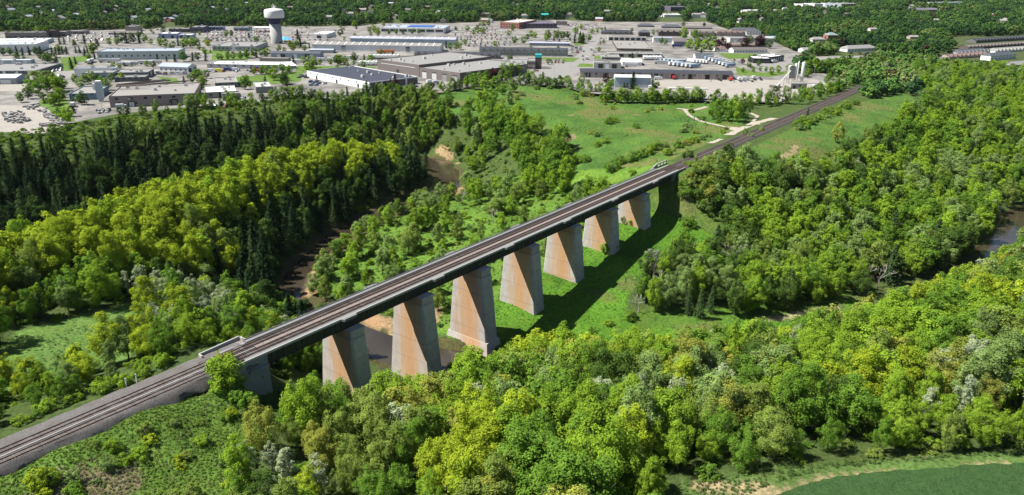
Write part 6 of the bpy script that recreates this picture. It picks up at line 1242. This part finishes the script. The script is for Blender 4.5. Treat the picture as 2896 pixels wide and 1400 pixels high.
def where(zn, x, y):
    if zn == 'FG':
        if x < 620: return 'in the bottom left corner below the tracks'
        if y > 1130: r = 'at the bottom of the view'
        elif y > 960: r = 'in the middle foreground wood'
        else: r = 'at the foreground wood top edge'
        return r + (', under the near piers' if x < 1180 else ', left of the middle' if x < 1600 else ', right of the middle' if x < 2150 else ' near the field' if y > 1130 else ' towards the right edge')
    if zn == 'RIGHT':
        r = 'high on the wooded slope' if y < 430 else 'halfway down the wooded slope' if y < 640 else 'at the foot of the wooded slope'
        return r + (' just right of the viaduct' if x < 2150 else ' right of the viaduct' if x < 2500 else ' near the right edge')
    if zn == 'LEFT': return ('beside the tracks at the left' if y > 1020 else 'between tracks and left clearing' if y > 900 else 'behind the left clearing') + (' near the frame edge' if x < 250 else ', near the viaduct' if x > 520 else '')
    if zn == 'RIDGE': return ('on the left end of the ridge' if x < 330 else 'on the middle of the ridge' if x < 720 else 'on the right end of the ridge') + (' near its crest' if y < 560 + (720 - min(x, 720)) * .25 else ' on its near slope')
    if zn == 'DARK': return ('at the left end of the shaded river bank' if x < 420 else 'in the middle of the shaded river bank' if x < 850 else 'at the right end of the shaded river bank') + (', up by the buildings' if y < 360 else ', halfway down' if y < 450 else ', low down')
    if zn == 'NWV': return 'on the valley floor behind the viaduct, ' + ('by the river' if x < 1050 else 'in the middle' if x < 1350 else 'towards the meadow')
    if zn == 'SPOT': return ('on the meadow beyond the viaduct' if y < 420 and x < 1990 else 'beside the tracks beyond the viaduct' if y < 520 else 'on the grass under or beside the viaduct' if x > 900 else 'beside the near end of the viaduct') + (', left part' if x < 1650 and x > 900 else ', right part' if x > 1900 else '')
    return 'among the town buildings, ' + ('at the left' if x < 600 else 'left of the middle' if x < 1200 else 'right of the middle' if x < 1800 else 'at the right') + (', far back' if y < 130 else '' if y < 200 else ', near the front')
for i in np.nonzero(chosen)[0]:
    k, zn, t, x, y, z, s, w = TREES[i]; nm, word = NAMES[k]
    key = k if not (k == 'broad' and dep[i] > 330) else 'broadM'
    cm, tm = pr.choice(PROTO[key]); col = [c * f_ for f_ in (pr.uniform(.88, 1.12),) for c in TINT[t]]
    W_ = where(zn, pc[i, 0], pc[i, 1]); sz = 'tall ' if s > 1.12 and k not in ('shrub',) else 'small ' if s < .8 and k != 'shrub' else 'big ' if k == 'shrub' and s > 1.5 else ''
    lab = f"{sz}{TW[t]} {word} {W_}" if k != 'bare' else f"{sz}{word} {W_}"
    if len(lab.replace('-', ' ').split()) > 16: lab = lab.replace('among the town buildings', 'in town').replace('on the valley floor behind the viaduct', 'behind the viaduct').replace('on the grass under or beside the viaduct', 'in the grass by the viaduct').replace(' the shaded river bank', ' the shaded bank').replace('broadleaf tree', 'tree').replace('slender airy tree', 'slender tree')
    e = empty(nm, (x, y, z), pr.uniform(0, 6.28), lab, 'shrub' if k == 'shrub' else 'tree', f"{sz}{TW[t] + ' ' if k != 'bare' else ''}{word}s {W_}")
    e.scale = (w, w, s); e.rotation_euler[0] = pr.gauss(0, .035); e.rotation_euler[1] = pr.gauss(0, .035)
    o = link('crown' if k != 'bare' else 'branches', cm, e, color=col)
    if tm is not None: link('trunk', tm, e)
# ---- the rest of the woods
for key, kk, nm, lab in (('mid', ('broad', 'pale'), 'broadleaf_woods', 'green broadleaf woods closing in behind the nearest trees'), ('con', ('conifer',), 'conifer_woods', 'dark conifer woods filling the shaded river banks'), ('bush', ('shrub', 'bare'), 'scrub', 'low green scrub growing between the trees')):
    c = np.nonzero(np.isin(kinds, kk) & ~chosen)[0]
    P = TA[c, :3]; S = np.c_[TA[c, 4], TA[c, 4], TA[c, 3]] * (1.0 if key != 'bush' else 1.0)
    T_ = np.array([TINT[TREES[i][2]] for i in c]) * rng.uniform(.8, 1.2, (len(c), 1)); scatter_obj(nm, key, P, S, T_, lab, 'woods' if key != 'bush' else 'scrub')
# ---- undergrowth under the woods, weeds and grass in the open
def sprinkle(poly, step, dens):
    q = np.array(poly); x0, y0 = q.min(0); x1, y1 = q.max(0); X, Y = np.meshgrid(np.arange(x0, x1, step), np.arange(y0, y1, step))
    P = np.c_[X.ravel(), Y.ravel()] + rng.uniform(-.5, .5, (X.size, 2)) * step; P = P[in_poly(P, poly) & (rng.rand(len(P)) < dens) & (bed_dist(P) > 10.5)]
    z = height(P); px = to_px(np.c_[P, z]); k = (px[:, 0] > -80) & (px[:, 0] < 2980) & (px[:, 1] < 1460); return P[k], z[k]
EDGE = [(-170,236),(0,266),(36,278),(60,288),(110,301),(160,304),(205,302),(255,298),(305,288),(340,266),(352,284),(262,346),(120,356),(60,360),(-170,330)]
U = [sprinkle(z, 4.2, .55) for z in (Z_FG, Z_LEFT, Z_RIDGE)] + [sprinkle(Z_NWV, 4.6, .3), sprinkle(EDGE, 4.0, .8)]; P = np.vstack([u[0] for u in U]); z = np.hstack([u[1] for u in U])
k = (np.abs(P[:, 1]) > 10.5) & ~in_poly(P, LEFT_CLEAR); P, z = P[k], z[k]; s = rng.uniform(.4, 1.0, len(P)); s[P[:, 1] > 250] *= .95; c = np.array([TINT['green'], TINT['lime'], TINT['deep'], TINT['olive']])[rng.randint(0, 4, len(P))] * .85
scatter_obj('undergrowth', 'bush', np.c_[P, z - .3], np.c_[s, s, s * rng.uniform(.6, 1, len(P))], c, 'low green undergrowth on the woodland floor', 'undergrowth')
G_ = []
for zp, st, dn, col, sc in ((LOW_GRASS + [], .52, .75, (0.120, 0.190, 0.034), .52), (VALLEY_GRASS, 1.2, .5, (0.082, 0.178, 0.020), .6), (FIELD_CLEAR, .8, .6, (0.09, 0.14, 0.04), .8), (LEFT_CLEAR, 1.3, .5, (0.10, 0.175, 0.045), .7), (MEADOW_NW, 2.4, .5, (0.070, 0.138, 0.028), .7), (MEADOW_SE, 2.2, .5, (0.070, 0.138, 0.028), .7), (Z_NWV, 2.0, .5, (0.094, 0.158, 0.028), 1.2)):
    p_, z_ = sprinkle(zp, st, dn)
    if zp is FIELD_CLEAR: kk = ~in_poly(p_, CROP) & (poly_dist(p_, CROP[:8]) > 3.2); p_, z_ = p_[kk], z_[kk]
    kk = ~((p_[:, 1] > -5.2 + 1.4 * rng.rand(len(p_)) ** 3) & (p_[:, 1] < 9) & ((p_[:, 0] < 0) | (p_[:, 0] > 240))); p_, z_ = p_[kk], z_[kk]
    cc = np.array(col) * rng.uniform(.65, 1.35, (len(p_), 1)) * (1 + .5 * (vnoise(p_, 11, 31)[:, None] - .5)); cc[rng.rand(len(p_)) < .10] = (0.17, 0.165, 0.075)
    if st == .52:
        dr = poly_dist(p_, [(-78, -15), (-60, -19), (-50, -18)]) < 7; cc[dr & (rng.rand(len(p_)) < .7)] = (0.18, 0.155, 0.095)
    G_.append((np.c_[p_, z_], cc, sc * rng.uniform(.5, 1.35, len(p_))))
P = np.vstack([g[0] for g in G_]); c = np.vstack([g[1] for g in G_]); s = np.hstack([g[2] for g in G_])
scatter_obj('long_grass', 'tuft', P, np.c_[s, s, s], c, 'long rough grass and weeds over the open slopes', 'grass')
print('TREES', len(TREES), 'chosen', {k: int((chosen & (kinds == k)).sum()) for k in LIMIT}, 'far', len(FP), 'grass', len(P))
# ================================================================== air
m = NT('haze_air'); v = m.n('ShaderNodeVolumePrincipled'); v.inputs['Color'].default_value = (.80, .88, 1.0, 1); v.inputs['Density'].default_value = 0.00001; v.inputs['Anisotropy'].default_value = .2
m.l(v.outputs[0], m.out.inputs['Volume'])
hz = MB().box(-4600, 4600, -4600, 4600, -41.5, 100).build('haze', [m.mat]); tag(hz, kind='stuff')
